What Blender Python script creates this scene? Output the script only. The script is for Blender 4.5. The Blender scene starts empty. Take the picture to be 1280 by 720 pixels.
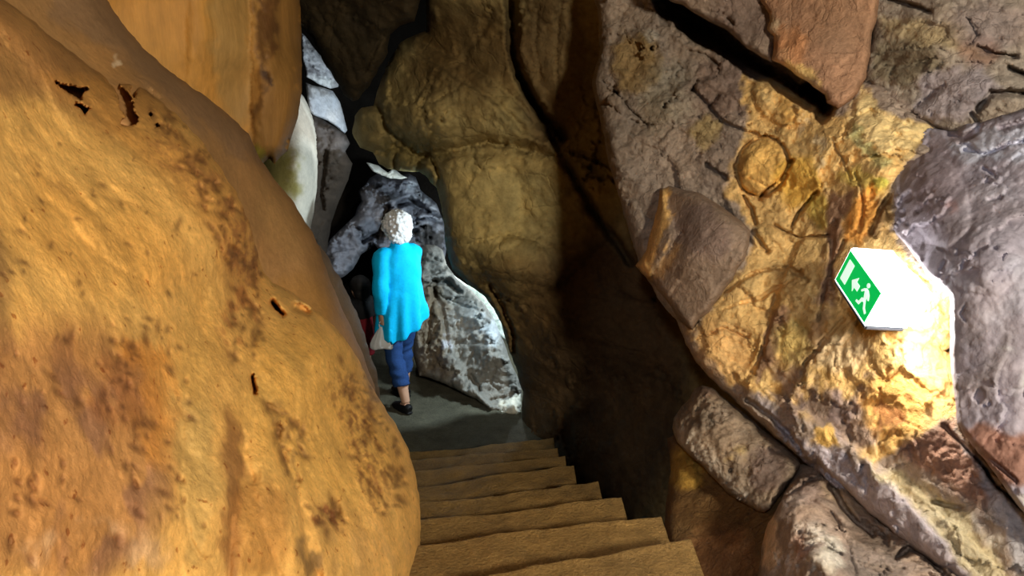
import bpy, bmesh, math, random
import numpy as np
from mathutils import Vector, Matrix
from mathutils.geometry import delaunay_2d_cdt

SC = bpy.context.scene
COL = SC.collection
rng = np.random.default_rng(7)
random.seed(7)

# ------------------------------------------------------------------ camera viewpoint for unprojecting image pixels (eye height above the landing)
FPX = 1000.0
PITCH = math.radians(15.5)
EYE = np.array([0.0, 0.0, 2.55])
FW = np.array([0.0, math.cos(PITCH), -math.sin(PITCH)])
UP = np.array([0.0, math.sin(PITCH), math.cos(PITCH)])
RT = np.array([1.0, 0.0, 0.0])

def at(x, y, d):
    """world point(s) at depth d along the camera ray through image pixel (x, y)"""
    x = np.asarray(x, float); y = np.asarray(y, float); d = np.asarray(d, float)
    r = FW + ((x - 640) / FPX)[..., None] * RT - ((y - 360) / FPX)[..., None] * UP
    return EYE + r * d[..., None]

def onz(x, y, z):
    r = FW + (x - 640) / FPX * RT - (y - 360) / FPX * UP
    return EYE + r * ((z - EYE[2]) / r[2])

def lin(c):
    c = np.asarray(c, float) / 255.0
    return np.where(c <= 0.04045, c / 12.92, ((c + 0.055) / 1.055) ** 2.4)

# ------------------------------------------------------------------ noise
def _h(i, j, k, s):
    n = (i.astype(np.int64) * 374761393 + j.astype(np.int64) * 668265263 + k.astype(np.int64) * 2147483647 + s * 974634533) & 0xFFFFFFFF
    n = ((n ^ (n >> 13)) * 1274126177) & 0xFFFFFFFF
    n = ((n ^ (n >> 16)) * 2246822519) & 0xFFFFFFFF
    return ((n ^ (n >> 15)) & 0xFFFFFF) / float(0xFFFFFF)

def vnoise(P, s=0):
    I = np.floor(P).astype(np.int64); F = P - I
    F = F * F * F * (F * (F * 6 - 15) + 10)
    r = 0
    for a in (0, 1):
        wa = F[:, 0] if a else 1 - F[:, 0]
        for b in (0, 1):
            wb = F[:, 1] if b else 1 - F[:, 1]
            for c in (0, 1):
                wc = F[:, 2] if c else 1 - F[:, 2]
                r = r + wa * wb * wc * _h(I[:, 0] + a, I[:, 1] + b, I[:, 2] + c, s)
    return r * 2 - 1

def fbm(P, octs=4, s=0, gain=0.5):
    r = 0; a = 1; t = 0
    for o in range(octs):
        r = r + a * vnoise(P * (2.03 ** o) + 17.3 * o, s + o); t += a; a *= gain
    return r / t

def ridged(P, octs=3, s=0):
    r = 0; a = 1; t = 0
    for o in range(octs):
        r = r + a * (1 - np.abs(vnoise(P * (2.03 ** o) + 9.1 * o, s + o)) * 2); t += a; a *= .5
    return r / t

def worley(P, s=0):
    """F1, F2, per-cell random triple, offset from the cell's own point"""
    I = np.floor(P).astype(np.int64)
    n = len(P)
    f1 = np.full(n, 9.); f2 = np.full(n, 9.)
    g = np.zeros((n, 3)); off = np.zeros((n, 3))
    for a in (-1, 0, 1):
        for b in (-1, 0, 1):
            for c in (-1, 0, 1):
                i, j, k = I[:, 0] + a, I[:, 1] + b, I[:, 2] + c
                q = np.stack([i + _h(i, j, k, s), j + _h(i, j, k, s + 1), k + _h(i, j, k, s + 2)], 1)
                dv = P - q
                d = np.sqrt((dv ** 2).sum(1))
                m = d < f1
                f2 = np.where(m, f1, np.minimum(f2, d))
                f1 = np.where(m, d, f1)
                rnd = np.stack([_h(i, j, k, s + 3), _h(i, j, k, s + 4), _h(i, j, k, s + 5)], 1)
                g[m] = rnd[m]; off[m] = dv[m]
    return f1, f2, g, off

def facets(P, scale, s=0):
    """blocky relief: every cell is a tilted flat face at its own level"""
    f1, f2, g, off = worley(P * scale, s)
    t = ((g - .5) * 2 * off).sum(1) + (g[:, 0] - .5) * 0.7
    groove = np.clip(1 - (f2 - f1) / .12, 0, 1)
    return t / scale, groove, g

def sstep(a, b, x):
    t = np.clip((x - a) / (b - a + 1e-9), 0, 1)
    return t * t * (3 - 2 * t)

# ------------------------------------------------------------------ 2-D outlines
def seg_dist(px, py, line, closed=False):
    L = np.asarray(line, float)
    A = L if closed else L[:-1]
    B = np.roll(L, -1, 0) if closed else L[1:]
    best = np.full(len(px), 1e9)
    for (ax, ay), (bx, by) in zip(A, B):
        dx, dy = bx - ax, by - ay
        t = np.clip(((px - ax) * dx + (py - ay) * dy) / (dx * dx + dy * dy + 1e-9), 0, 1)
        best = np.minimum(best, np.hypot(px - ax - t * dx, py - ay - t * dy))
    return best

def inside(px, py, poly):
    L = np.asarray(poly, float); r = np.zeros(len(px), bool)
    for (ax, ay), (bx, by) in zip(L, np.roll(L, -1, 0)):
        if ay == by: continue
        c = ((ay > py) != (by > py)) & (px < (bx - ax) * (py - ay) / (by - ay) + ax)
        r ^= c
    return r

def sdist(px, py, poly):
    d = seg_dist(px, py, poly, True)
    return np.where(inside(px, py, poly), d, -d)

def ell(cx, cy, rx, ry, ang=0, n=18):
    a = math.radians(ang)
    return [(cx + rx * math.cos(t) * math.cos(a) - ry * math.sin(t) * math.sin(a),
             cy + rx * math.cos(t) * math.sin(a) + ry * math.sin(t) * math.cos(a)) for t in np.linspace(0, 2 * math.pi, n, endpoint=False)]

class TPS:
    def __init__(self, pts, lam=0.002):
        p = np.asarray(pts, float); self.c = p[:, :2] / 100; n = len(p)
        K = self.k(self.c, self.c) + lam * np.eye(n)
        Q = np.c_[np.ones(n), self.c]
        M = np.zeros((n + 3, n + 3)); M[:n, :n] = K; M[:n, n:] = Q; M[n:, :n] = Q.T
        self.w = np.linalg.solve(M, np.r_[p[:, 2], 0, 0, 0])
    @staticmethod
    def k(a, b):
        r2 = ((a[:, None, :] - b[None, :, :]) ** 2).sum(2)
        return r2 * np.log(r2 + 1e-9) * .5
    def __call__(self, x, y):
        q = np.c_[x, y] / 100
        return self.k(q, self.c) @ self.w[:-3] + np.c_[np.ones(len(q)), q] @ self.w[-3:]

# ------------------------------------------------------------------ materials
MATS = {}
def nd(nt, t, **kw):
    n = nt.nodes.new(t)
    for k, v in kw.items():
        if k in n.inputs: n.inputs[k].default_value = v
        else: setattr(n, k, v)
    return n

def rock_mat(name, fine=60., coarse=9., var=.35, bump=.5, dist=.012, rough=.85, spec=.25, stretch=(1, 1, 1), speck=None, crackle=0):
    m = bpy.data.materials.new(name); m.use_nodes = True; nt = m.node_tree; lk = nt.links.new
    b = nt.nodes['Principled BSDF']
    b.inputs['Roughness'].default_value = rough
    b.inputs['Specular IOR Level'].default_value = spec
    at_ = nd(nt, 'ShaderNodeAttribute', attribute_name='Col')
    tc = nd(nt, 'ShaderNodeTexCoord')
    mp = nd(nt, 'ShaderNodeMapping'); mp.inputs['Scale'].default_value = stretch
    lk(tc.outputs['Object'], mp.inputs['Vector'])
    n1 = nd(nt, 'ShaderNodeTexNoise', Scale=coarse, Detail=8., Roughness=.62)
    n2 = nd(nt, 'ShaderNodeTexNoise', Scale=fine, Detail=6., Roughness=.65)
    for n in (n1, n2): lk(mp.outputs[0], n.inputs['Vector'])
    mx = nd(nt, 'ShaderNodeMath', operation='ADD'); lk(n1.outputs['Fac'], mx.inputs[0]); lk(n2.outputs['Fac'], mx.inputs[1])
    mr = nd(nt, 'ShaderNodeMapRange'); lk(mx.outputs[0], mr.inputs['Value'])
    mr.inputs['From Min'].default_value = .65; mr.inputs['From Max'].default_value = 1.35
    mr.inputs['To Min'].default_value = 1 - var; mr.inputs['To Max'].default_value = 1 + var
    mul = nd(nt, 'ShaderNodeVectorMath', operation='SCALE'); lk(at_.outputs['Color'], mul.inputs[0]); lk(mr.outputs[0], mul.inputs['Scale'])
    colout = mul.outputs[0]
    if speck:
        vz = nd(nt, 'ShaderNodeTexNoise', Scale=speck[1], Detail=3., Roughness=.5); lk(mp.outputs[0], vz.inputs['Vector'])
        rp = nd(nt, 'ShaderNodeValToRGB'); rp.color_ramp.elements[0].position = speck[2]; rp.color_ramp.elements[1].position = speck[2] + .06
        lk(vz.outputs['Fac'], rp.inputs['Fac'])
        mm = nd(nt, 'ShaderNodeMix', data_type='RGBA', blend_type='MULTIPLY')
        mm.inputs[0].default_value = 1
        cr = nd(nt, 'ShaderNodeMix', data_type='RGBA'); cr.inputs[6].default_value = (1, 1, 1, 1); cr.inputs[7].default_value = (*speck[0], 1)
        lk(rp.outputs['Color'], cr.inputs[0])
        lk(colout, mm.inputs[6]); lk(cr.outputs[2], mm.inputs[7]); colout = mm.outputs[2]
    lk(colout, b.inputs['Base Color'])
    if crackle:
        vo = nd(nt, 'ShaderNodeTexVoronoi', feature='DISTANCE_TO_EDGE', Scale=crackle)
        wv = nd(nt, 'ShaderNodeVectorMath', operation='MULTIPLY_ADD'); lk(n1.outputs['Color'], wv.inputs[0]); wv.inputs[1].default_value = (.12, .12, .12); lk(mp.outputs[0], wv.inputs[2])
        lk(wv.outputs[0], vo.inputs['Vector'])
        cm = nd(nt, 'ShaderNodeMapRange'); lk(vo.outputs['Distance'], cm.inputs['Value'])
        cm.inputs['From Min'].default_value = 0; cm.inputs['From Max'].default_value = .05; cm.inputs['To Min'].default_value = -.5; cm.inputs['To Max'].default_value = 0
        gate = nd(nt, 'ShaderNodeMapRange'); lk(n1.outputs['Fac'], gate.inputs['Value']); gate.inputs['From Min'].default_value = .45; gate.inputs['From Max'].default_value = .55
        gm = nd(nt, 'ShaderNodeMath', operation='MULTIPLY'); lk(cm.outputs[0], gm.inputs[0]); lk(gate.outputs[0], gm.inputs[1])
        m2 = nd(nt, 'ShaderNodeMath', operation='ADD'); lk(mx.outputs[0], m2.inputs[0]); lk(gm.outputs[0], m2.inputs[1]); mx = m2
    bm_ = nd(nt, 'ShaderNodeBump', Strength=bump, Distance=dist)
    lk(mx.outputs[0], bm_.inputs['Height']); lk(bm_.outputs[0], b.inputs['Normal'])
    MATS[name] = m
    return m

def plain(name, c, rough=.6, emit=0, spec=.3, nscale=0, nvar=.2, bump=0, metal=0, sheen=0):
    m = bpy.data.materials.new(name); m.use_nodes = True; nt = m.node_tree; lk = nt.links.new
    b = nt.nodes['Principled BSDF']; cl = (*lin(c), 1)
    b.inputs['Base Color'].default_value = cl; b.inputs['Roughness'].default_value = rough
    b.inputs['Specular IOR Level'].default_value = spec; b.inputs['Metallic'].default_value = metal
    if emit:
        b.inputs['Emission Color'].default_value = cl; b.inputs['Emission Strength'].default_value = emit
    if nscale:
        tc = nd(nt, 'ShaderNodeTexCoord')
        n = nd(nt, 'ShaderNodeTexNoise', Scale=nscale, Detail=5., Roughness=.6); lk(tc.outputs['Object'], n.inputs['Vector'])
        mr = nd(nt, 'ShaderNodeMapRange'); lk(n.outputs['Fac'], mr.inputs['Value'])
        mr.inputs['From Min'].default_value = .3; mr.inputs['From Max'].default_value = .7
        mr.inputs['To Min'].default_value = 1 - nvar; mr.inputs['To Max'].default_value = 1 + nvar
        sc = nd(nt, 'ShaderNodeVectorMath', operation='SCALE'); sc.inputs[0].default_value = cl[:3]; lk(mr.outputs[0], sc.inputs['Scale'])
        lk(sc.outputs[0], b.inputs['Base Color'])
        if bump:
            bp = nd(nt, 'ShaderNodeBump', Strength=bump, Distance=.01); lk(n.outputs['Fac'], bp.inputs['Height']); lk(bp.outputs[0], b.inputs['Normal'])
    MATS[name] = m
    return m

rock_mat('grey_rock', fine=55, coarse=9, var=.40, bump=.6, dist=.02, crackle=11)
rock_mat('smooth_grey', fine=50, coarse=8, var=.28, bump=.35, dist=.014, rough=.75, spec=.25)
rock_mat('ochre_rock', fine=55, coarse=9, var=.34, bump=.7, dist=.02, crackle=9)
rock_mat('flowstone', fine=38, coarse=6, var=.20, bump=.40, dist=.014, rough=.7, spec=.3)
rock_mat('pitted_flowstone', fine=60, coarse=9, var=.30, bump=.40, dist=.016, rough=.7, spec=.3, speck=((.62, .44, .32), 44., .66))
rock_mat('curtain_stone', fine=30, coarse=8, var=.22, bump=.30, dist=.012, rough=.65, spec=.35, stretch=(1.6, 1.6, .22))
rock_mat('far_rock', fine=34, coarse=6, var=.26, bump=.5, dist=.02, rough=.85, spec=.2, crackle=5)
rock_mat('step_stone', fine=85, coarse=14, var=.42, bump=.9, dist=.014, rough=.8, spec=.3)

# ------------------------------------------------------------------ object helpers
def tag(o, label=None, cat=None, group=None, kind=None):
    if label: o['label'] = label
    if cat: o['category'] = cat
    if group: o['group'] = group
    if kind: o['kind'] = kind
    return o

def mesh_obj(name, V, F, mat, parent=None, smooth=True, cols=None):
    me = bpy.data.meshes.new(name)
    me.from_pydata([tuple(v) for v in V], [], [tuple(int(i) for i in f) for f in F])
    me.update()
    if cols is not None:
        a = me.color_attributes.new('Col', 'FLOAT_COLOR', 'POINT')
        a.data.foreach_set('color', np.c_[cols, np.ones(len(cols))].astype(np.float32).ravel())
    if smooth:
        me.polygons.foreach_set('use_smooth', [True] * len(me.polygons))
    o = bpy.data.objects.new(name, me); COL.objects.link(o)
    me.materials.append(MATS[mat] if isinstance(mat, str) else mat)
    if parent is not None: o.parent = parent
    return o

def resample(poly, step):
    L = np.asarray(poly, float); out = []
    for a, b in zip(L, np.roll(L, -1, 0)):
        n = max(1, int(round(np.hypot(*(b - a)) / step)))
        for i in range(n): out.append(a + (b - a) * i / n)
    return np.array(out)

def rock(name, outline, ctrl, base, mat='grey_rock', step=4., thick=.5, rnd=14., rdep=.12, jag=1.5,
         big=(0, 1), fine=(.008, 14), facet=(0, 5), chip=(0, 15), ridge=(0, 6), aniso=None, cracks=(), ledges=(), bumps=(), pits=(), paint=(), mottle=.12, seed=1, smooth=True, fgroove=.3):
    """A solid mass of rock: an outline traced in image pixels, carried at its own estimated depths, rounded off at its rim, with relief and a back."""
    B = resample(outline, step * 1.2)
    if jag:
        q = np.c_[B / 14., np.full(len(B), seed * 3.1)]
        w = np.c_[fbm(q, 3, seed), fbm(q + 40, 3, seed + 5)]
        B = B + w * jag * 1.6
    x0, y0 = B.min(0); x1, y1 = B.max(0)
    gx, gy = np.meshgrid(np.arange(x0, x1, step), np.arange(y0, y1, step * .87))
    gx = gx + (np.arange(gx.shape[0]) % 2)[:, None] * step * .5
    G = np.c_[gx.ravel(), gy.ravel()] + rng.uniform(-.25, .25, (gx.size, 2)) * step
    # beyond the strip that can be seen, keep one point in nine
    vis = (G[:, 0] > -40) & (G[:, 0] < 1320) & (G[:, 1] > -40) & (G[:, 1] < 760)
    G = G[vis | (rng.random(len(G)) < .22)]
    sd = sdist(G[:, 0], G[:, 1], B)
    G = G[sd > step * .6]
    nb = len(B)
    A = np.r_[B, G]
    r = delaunay_2d_cdt([Vector(p) for p in A], [], [list(range(nb))], 1, 1e-5)
    V2 = np.array([(v.x, v.y) for v in r[0]]); T = [tuple(f) for f in r[2]]
    orig = r[3]
    loop = [None] * nb
    for i, ol in enumerate(orig):
        for k in ol:
            if k < nb: loop[k] = i
    loop = [i for k, i in enumerate(loop) if i is not None]
    x, y = V2[:, 0], V2[:, 1]
    ed = np.maximum(sdist(x, y, B), 0)
    d = TPS(ctrl)(x, y)
    P = at(x, y, d)
    Q = P
    if aniso:
        ang, sx, sy = aniso; a = math.radians(ang)
        u = (x - 640) / FPX * d; v = (y - 360) / FPX * d
        Q = np.c_[(u * math.cos(a) + v * math.sin(a)) * sx, (-u * math.sin(a) + v * math.cos(a)) * sy, d]
    t = np.clip(1 - ed / rnd, 0, 1)
    d = d + rdep * (1 - np.sqrt(np.maximum(1 - t * t, 0)))
    wpx = fbm(P * 22, 3, seed + 50) * 5; wpy = fbm(P * 22 + 7, 3, seed + 60) * 5
    if big[0]: d = d + big[0] * fbm(P * big[1], 3, seed)
    grv = 0
    if facet[0]:
        ft, grv, gcell = facets(Q + .06 * np.c_[wpx, wpy, wpx] / 5, facet[1], seed + 9)
        d = d + facet[0] * ft * facet[1] + fgroove * facet[0] * grv * .5
    if chip[0]:
        ct, cg, _ = facets(Q * np.array([1, 1, .6]) + .02 * np.c_[wpy, wpx, wpy] / 5, chip[1], seed + 109)
        where = sstep(-.25, .2, fbm(P * 3.2, 2, seed + 111))
        d = d + chip[0] * (ct * chip[1] + .5 * cg) * where
    if ridge[0]: d = d + ridge[0] * (ridged(Q * ridge[1], 3, seed + 3))
    if fine[0]: d = d + fine[0] * fbm(P * fine[1], 4, seed + 20, .6)
    for c in cracks:
        line, w, dep = c[:3]
        dd = seg_dist(x + wpx * .5, y + wpy * .5, line)
        w_ = w * (.75 + .5 * (fbm(P * 9, 2, seed + 70) + .5))
        d = d + dep * np.clip(1 - dd / np.maximum(w_, .5), 0, 1) ** .7
    for line, h, near, far in ledges:
        # step in the surface: h deeper on the left-hand side of the line, fading out
        L = np.asarray(line, float)
        dd = seg_dist(x + wpx * .6, y + wpy * .6, L)
        best = np.full(len(x), 1e9); sg = np.ones(len(x))
        for (ax, ay), (bx, by) in zip(L[:-1], L[1:]):
            dx, dy = bx - ax, by - ay
            tt = np.clip(((x - ax) * dx + (y - ay) * dy) / (dx * dx + dy * dy), 0, 1)
            q = np.hypot(x - ax - tt * dx, y - ay - tt * dy)
            s_ = np.sign(dx * (y + wpy * .6 - ay) - dy * (x + wpx * .6 - ax)); m = q < best
            sg = np.where(m, s_, sg); best = np.where(m, q, best)
        s = sg * dd
        d = d + h * np.where(s < 0, sstep(0, near, -s) * (1 - sstep(near, far, -s)), 0)
    for poly, h, soft in bumps:
        s = sdist(x + wpx * .7, y + wpy * .7, poly)
        d = d - h * np.sqrt(np.clip(s / soft, 0, 1))
    pitmask = np.zeros(len(x))
    for poly, cnt, size, dep in pits:
        pl = np.asarray(poly, float); lo, hi = pl.min(0), pl.max(0); made = 0
        pr = np.random.default_rng(seed * 100 + cnt)
        while made < cnt:
            c_ = pr.uniform(lo, hi)
            if not inside(c_[:1], c_[1:], poly)[0]: continue
            made += 1
            r_ = size * pr.uniform(.35, 1.3); an = pr.uniform(.2, 1.9); el_ = pr.uniform(1.2, 3.)
            near = np.where((abs(x - c_[0]) < r_ * el_ * 2.2) & (abs(y - c_[1]) < r_ * el_ * 2.2))[0]
            if not len(near): continue
            xx, yy = x[near] - c_[0] + wpx[near] * .4, y[near] - c_[1] + wpy[near] * .4
            u = (xx * math.cos(an) + yy * math.sin(an)) / (r_ * el_); v = (-xx * math.sin(an) + yy * math.cos(an)) / r_
            g = np.exp(-(u * u + v * v) * 1.2)
            d[near] += dep * g; pitmask[near] = np.maximum(pitmask[near], g)
    Pf = at(x, y, d)
    # stone colours
    C = np.tile(lin(base), (len(x), 1))
    for pt in paint:
        poly, c, soft, amt = pt[:4]
        wob = pt[4] if len(pt) > 4 else 1.
        s = sdist(x + (wpx * 2.2 + 9 * fbm(P * 6, 3, seed + 80)) * wob, y + (wpy * 2.2 + 9 * fbm(P * 6 + 5, 3, seed + 90)) * wob, poly)
        m = (sstep(-soft, soft, s) * amt)[:, None]
        if len(pt) > 5:      # broken up by a speckle of the given size
            m = m * sstep(-.1, .25, fbm(P * pt[5], 3, seed + 33))[:, None]
        C = C * (1 - m) + lin(c) * m
    if len(pits): C = C * (1 - .72 * pitmask[:, None]) + lin((92, 52, 26)) * .72 * pitmask[:, None]     # iron crust in the pits
    C = C * (1 + mottle * 1.6 * fbm(P * 5, 4, seed + 40)[:, None]) * (1 + mottle * fbm(P * 30, 3, seed + 44)[:, None])
    tint = mottle * .5 * fbm(P * 8, 3, seed + 47)[:, None]
    C = C * (1 + tint * np.array([[.6, 0, -.9]]))
    C = np.clip(C, .003, .95)
    # back
    n = len(Pf)
    Lp = V2[loop]
    rb = delaunay_2d_cdt([Vector(p) for p in Lp], [], [list(range(len(loop)))], 1, 1e-5)
    dm = d[loop]
    Pb = at(Lp[:, 0], Lp[:, 1], dm + thick)
    V = np.r_[Pf, Pb]; C = np.r_[C, C[loop]]
    F = list(T)
    for f in rb[2]:
        ids = [rb[3][i][0] for i in f if rb[3][i]]
        if len(ids) == 3: F.append((n + ids[2], n + ids[1], n + ids[0]))
    m_ = len(loop)
    for i in range(m_):
        j = (i + 1) % m_
        F.append((loop[j], loop[i], n + i, n + j))
    o = mesh_obj(name, V, F, mat, cols=C, smooth=smooth)
    bm = bmesh.new(); bm.from_mesh(o.data); bmesh.ops.recalc_face_normals(bm, faces=bm.faces); bm.to_mesh(o.data); bm.free()
    # origin at the mass's centre
    c = Vector(Pf.mean(0)); o.data.transform(Matrix.Translation(-c)); o.location = c
    return o

def structure(o): o['kind'] = 'structure'; return o

# ------------------------------------------------------------------ the cave itself
structure(rock('wall_end', [(150, -250), (1050, -250), (1050, 640), (150, 640)],
     [(150, -250, 8.2), (1050, -250, 8.2), (600, 200, 8.8), (150, 640, 8.2), (1050, 640, 8.2)], (30, 24, 19), 'far_rock', step=12, thick=.6, rnd=30, rdep=.2,
     big=(.35, 1.2), facet=(.12, 1.5), fine=(.03, 6), seed=3))

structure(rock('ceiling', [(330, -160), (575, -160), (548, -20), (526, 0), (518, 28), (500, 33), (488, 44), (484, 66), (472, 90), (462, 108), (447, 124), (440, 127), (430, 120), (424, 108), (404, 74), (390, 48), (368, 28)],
     [(360, 0, 4.75), (420, 60, 4.8), (480, 20, 4.55), (440, 115, 4.95), (480, 80, 4.75), (450, -150, 3.6)], (62, 50, 30), 'far_rock', step=3, thick=.5, rnd=16, rdep=.16,  # albedo darkened to stand in for lamp falloff overhead
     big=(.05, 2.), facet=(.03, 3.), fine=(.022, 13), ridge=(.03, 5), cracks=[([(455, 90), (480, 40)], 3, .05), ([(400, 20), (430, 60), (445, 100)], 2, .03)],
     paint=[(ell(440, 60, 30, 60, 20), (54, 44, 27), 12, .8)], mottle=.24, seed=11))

WALLB = [(533, -160), (531, 0), (533, 38), (512, 47), (500, 52), (488, 74), (477, 98), (470, 118), (466, 132), (452, 134), (444, 146), (440, 166), (450, 184), (466, 190), (474, 204), (486, 212), (498, 214), (512, 214), (524, 214),
     (535, 220), (545, 236), (551, 256), (556, 284), (556, 308), (565, 335), (582, 352), (603, 367), (617, 384), (628, 408), (637, 440), (646, 465), (653, 490), (653, 556), (662, 600), (720, 650), (900, 760), (1060, 780), (1060, -160)]
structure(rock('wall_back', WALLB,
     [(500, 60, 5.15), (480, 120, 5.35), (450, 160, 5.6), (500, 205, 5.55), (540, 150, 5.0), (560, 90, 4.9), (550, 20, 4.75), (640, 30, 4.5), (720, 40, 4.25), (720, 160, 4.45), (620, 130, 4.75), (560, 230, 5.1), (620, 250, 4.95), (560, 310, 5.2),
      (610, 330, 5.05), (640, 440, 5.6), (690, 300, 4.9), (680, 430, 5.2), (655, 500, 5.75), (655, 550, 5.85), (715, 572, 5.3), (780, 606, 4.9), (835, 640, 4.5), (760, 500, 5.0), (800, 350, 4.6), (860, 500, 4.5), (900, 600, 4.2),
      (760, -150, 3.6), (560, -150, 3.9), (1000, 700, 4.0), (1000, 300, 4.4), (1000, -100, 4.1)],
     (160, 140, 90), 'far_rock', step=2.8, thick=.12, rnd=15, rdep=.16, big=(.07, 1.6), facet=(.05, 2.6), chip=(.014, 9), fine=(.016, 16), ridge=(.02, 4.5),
     cracks=[([(640, -30), (640, 60), (648, 92), (656, 110), (668, 130), (684, 150), (705, 170)], 9, .30),
             ([(648, 95), (700, 190), (740, 260), (790, 330)], 6, .14),
             ([(525, 128), (545, 124), (558, 117), (574, 106)], 2.4, .06),
             ([(512, 205), (520, 160), (528, 130), (545, 92)], 1.6, .03),
             ([(470, 128), (482, 160), (500, 178), (512, 190), (530, 198), (540, 190), (560, 190), (585, 182), (606, 176), (640, 184), (700, 196)], 3, .05),
             ([(540, 200), (548, 222), (552, 250)], 3, .12),
             ([(470, 190), (484, 192), (494, 180)], 2.6, .10), ([(494, 212), (492, 196), (500, 186)], 2.6, .10), ([(520, 212), (522, 200), (532, 196)], 2.6, .10),
             ([(586, 306), (606, 298), (640, 292), (672, 300)], 2.2, .05), ([(600, 340), (620, 316), (650, 304)], 1.8, .03),
             ([(612, 358), (622, 372), (630, 390), (640, 412), (642, 440)], 4, .18),
             ([(655, 14), (650, 40), (644, 70)], 2, .03), ([(672, 10), (668, 60), (676, 100)], 2, .03), ([(700, 0), (694, 80), (700, 130)], 2, .03)],
     ledges=[([(500, 60), (560, 96), (612, 130), (650, 170), (700, 188)], .10, 8, 120), ([(548, 196), (600, 184), (650, 190)], .08, 6, 60)],
     bumps=[([(490, 60), (520, 48), (600, 90), (650, 130), (690, 180), (640, 184), (606, 176), (560, 190), (540, 195), (515, 188), (482, 160), (470, 122)], .13, 12), ([(545, 206), (562, 196), (640, 190), (700, 202), (760, 300), (700, 360), (600, 346), (566, 322), (552, 262)], .09, 14),
            ([(492, 213), (494, 192), (508, 184), (521, 196), (519, 214)], .07, 5), ([(524, 213), (530, 201), (542, 206), (549, 226), (540, 232)], .07, 5), ([(440, 152), (455, 134), (470, 136), (482, 168), (470, 188), (450, 184)], .06, 6), ([(590, 310), (640, 296), (690, 310), (700, 360), (640, 380), (610, 350)], .06, 10),
            (ell(590, 250, 62, 60), .10, 50), (ell(520, 150, 46, 40, 30), .08, 40), (ell(650, 330, 40, 40), .06, 40), (ell(500, 200, 10, 9), .05, 8), (ell(468, 178, 12, 9), .04, 8), (ell(530, 208, 10, 8), .05, 8)],
     paint=[(ell(600, 250, 70, 60), (196, 172, 110), 20, .7), (ell(560, 110, 70, 40, 35), (158, 134, 84), 18, .6), (ell(600, 60, 60, 60), (92, 68, 36), 25, .8), (ell(540, 50, 30, 70), (96, 74, 40), 14, .8), (ell(690, 80, 50, 110), (96, 72, 44), 20, .8),  # upper patches darkened in place of weaker lamp light high up
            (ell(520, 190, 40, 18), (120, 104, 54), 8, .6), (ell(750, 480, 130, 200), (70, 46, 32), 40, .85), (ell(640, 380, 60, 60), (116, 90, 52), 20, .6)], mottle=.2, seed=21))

# rocks in the dim alcove on the left
def thing_rock(label, cat, *a, group=None, **k):
    return tag(rock(*a, **k), label, cat, group)

thing_rock('small upper flake of pale lit rock jutting beside the hanging brown curtain', 'rock', 'rock_flake',
     [(376, 40), (381, 44), (390, 57), (404, 73), (414, 86), (424, 102), (423, 109), (413, 111), (398, 105), (383, 96), (378, 70)],
     [(380, 44, 6.45), (424, 106, 6.85), (384, 95, 6.4), (400, 80, 6.6)], (176, 176, 180), 'far_rock', step=1.6, thick=.25, rnd=5, rdep=.05, big=(.02, 5), facet=(.03, 9), fine=(.012, 30), jag=.6,
     paint=[(ell(405, 104, 12, 7), (224, 226, 226), 4, .8), (ell(392, 90, 8, 6), (96, 92, 96), 3, .7), (ell(386, 58, 5, 7), (110, 106, 106), 3, .7)], seed=31)
thing_rock('smooth bluish-white lit flake of rock wedged under the smaller flake', 'rock', 'rock_flake',
     [(382, 103), (390, 106), (402, 109), (416, 114), (425, 128), (430, 145), (434, 163), (431, 167), (422, 160), (410, 151), (392, 144), (386, 136)],
     [(386, 108, 6.4), (434, 165, 6.85), (392, 143, 6.4), (410, 128, 6.6)], (210, 212, 218), 'far_rock', step=1.6, thick=.25, rnd=6, rdep=.06, big=(.015, 5), facet=(.008, 7), fine=(.006, 30), jag=.6,
     paint=[(ell(386, 120, 5, 16), (120, 116, 116), 3, .8), ([(384, 103), (412, 110), (424, 122), (410, 118), (388, 112)], (130, 124, 120), 3, .7)], seed=32)
thing_rock('grey-brown rock standing below the white flakes, edge of the black hollow', 'rock', 'alcove_rock',
     [(372, 140), (390, 143), (404, 150), (420, 160), (433, 168), (437, 180), (432, 190), (440, 205), (436, 225), (424, 250), (414, 280), (408, 320), (404, 370), (360, 370), (360, 200)],
     [(390, 150, 6.25), (434, 180, 6.3), (420, 250, 6.6), (395, 230, 6.3), (400, 340, 6.4), (365, 300, 6.2)], (58, 49, 41), 'far_rock', step=2.2, thick=.4, rnd=12, rdep=.25, big=(.04, 4), facet=(.05, 5), fine=(.02, 20), jag=.8,
     cracks=[([(408, 192), (406, 214), (401, 240), (404, 262)], 3, .1)],
     paint=[([(388, 146), (436, 170), (432, 190), (408, 192), (396, 180)], (96, 90, 88), 4, .8)], seed=33)

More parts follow.
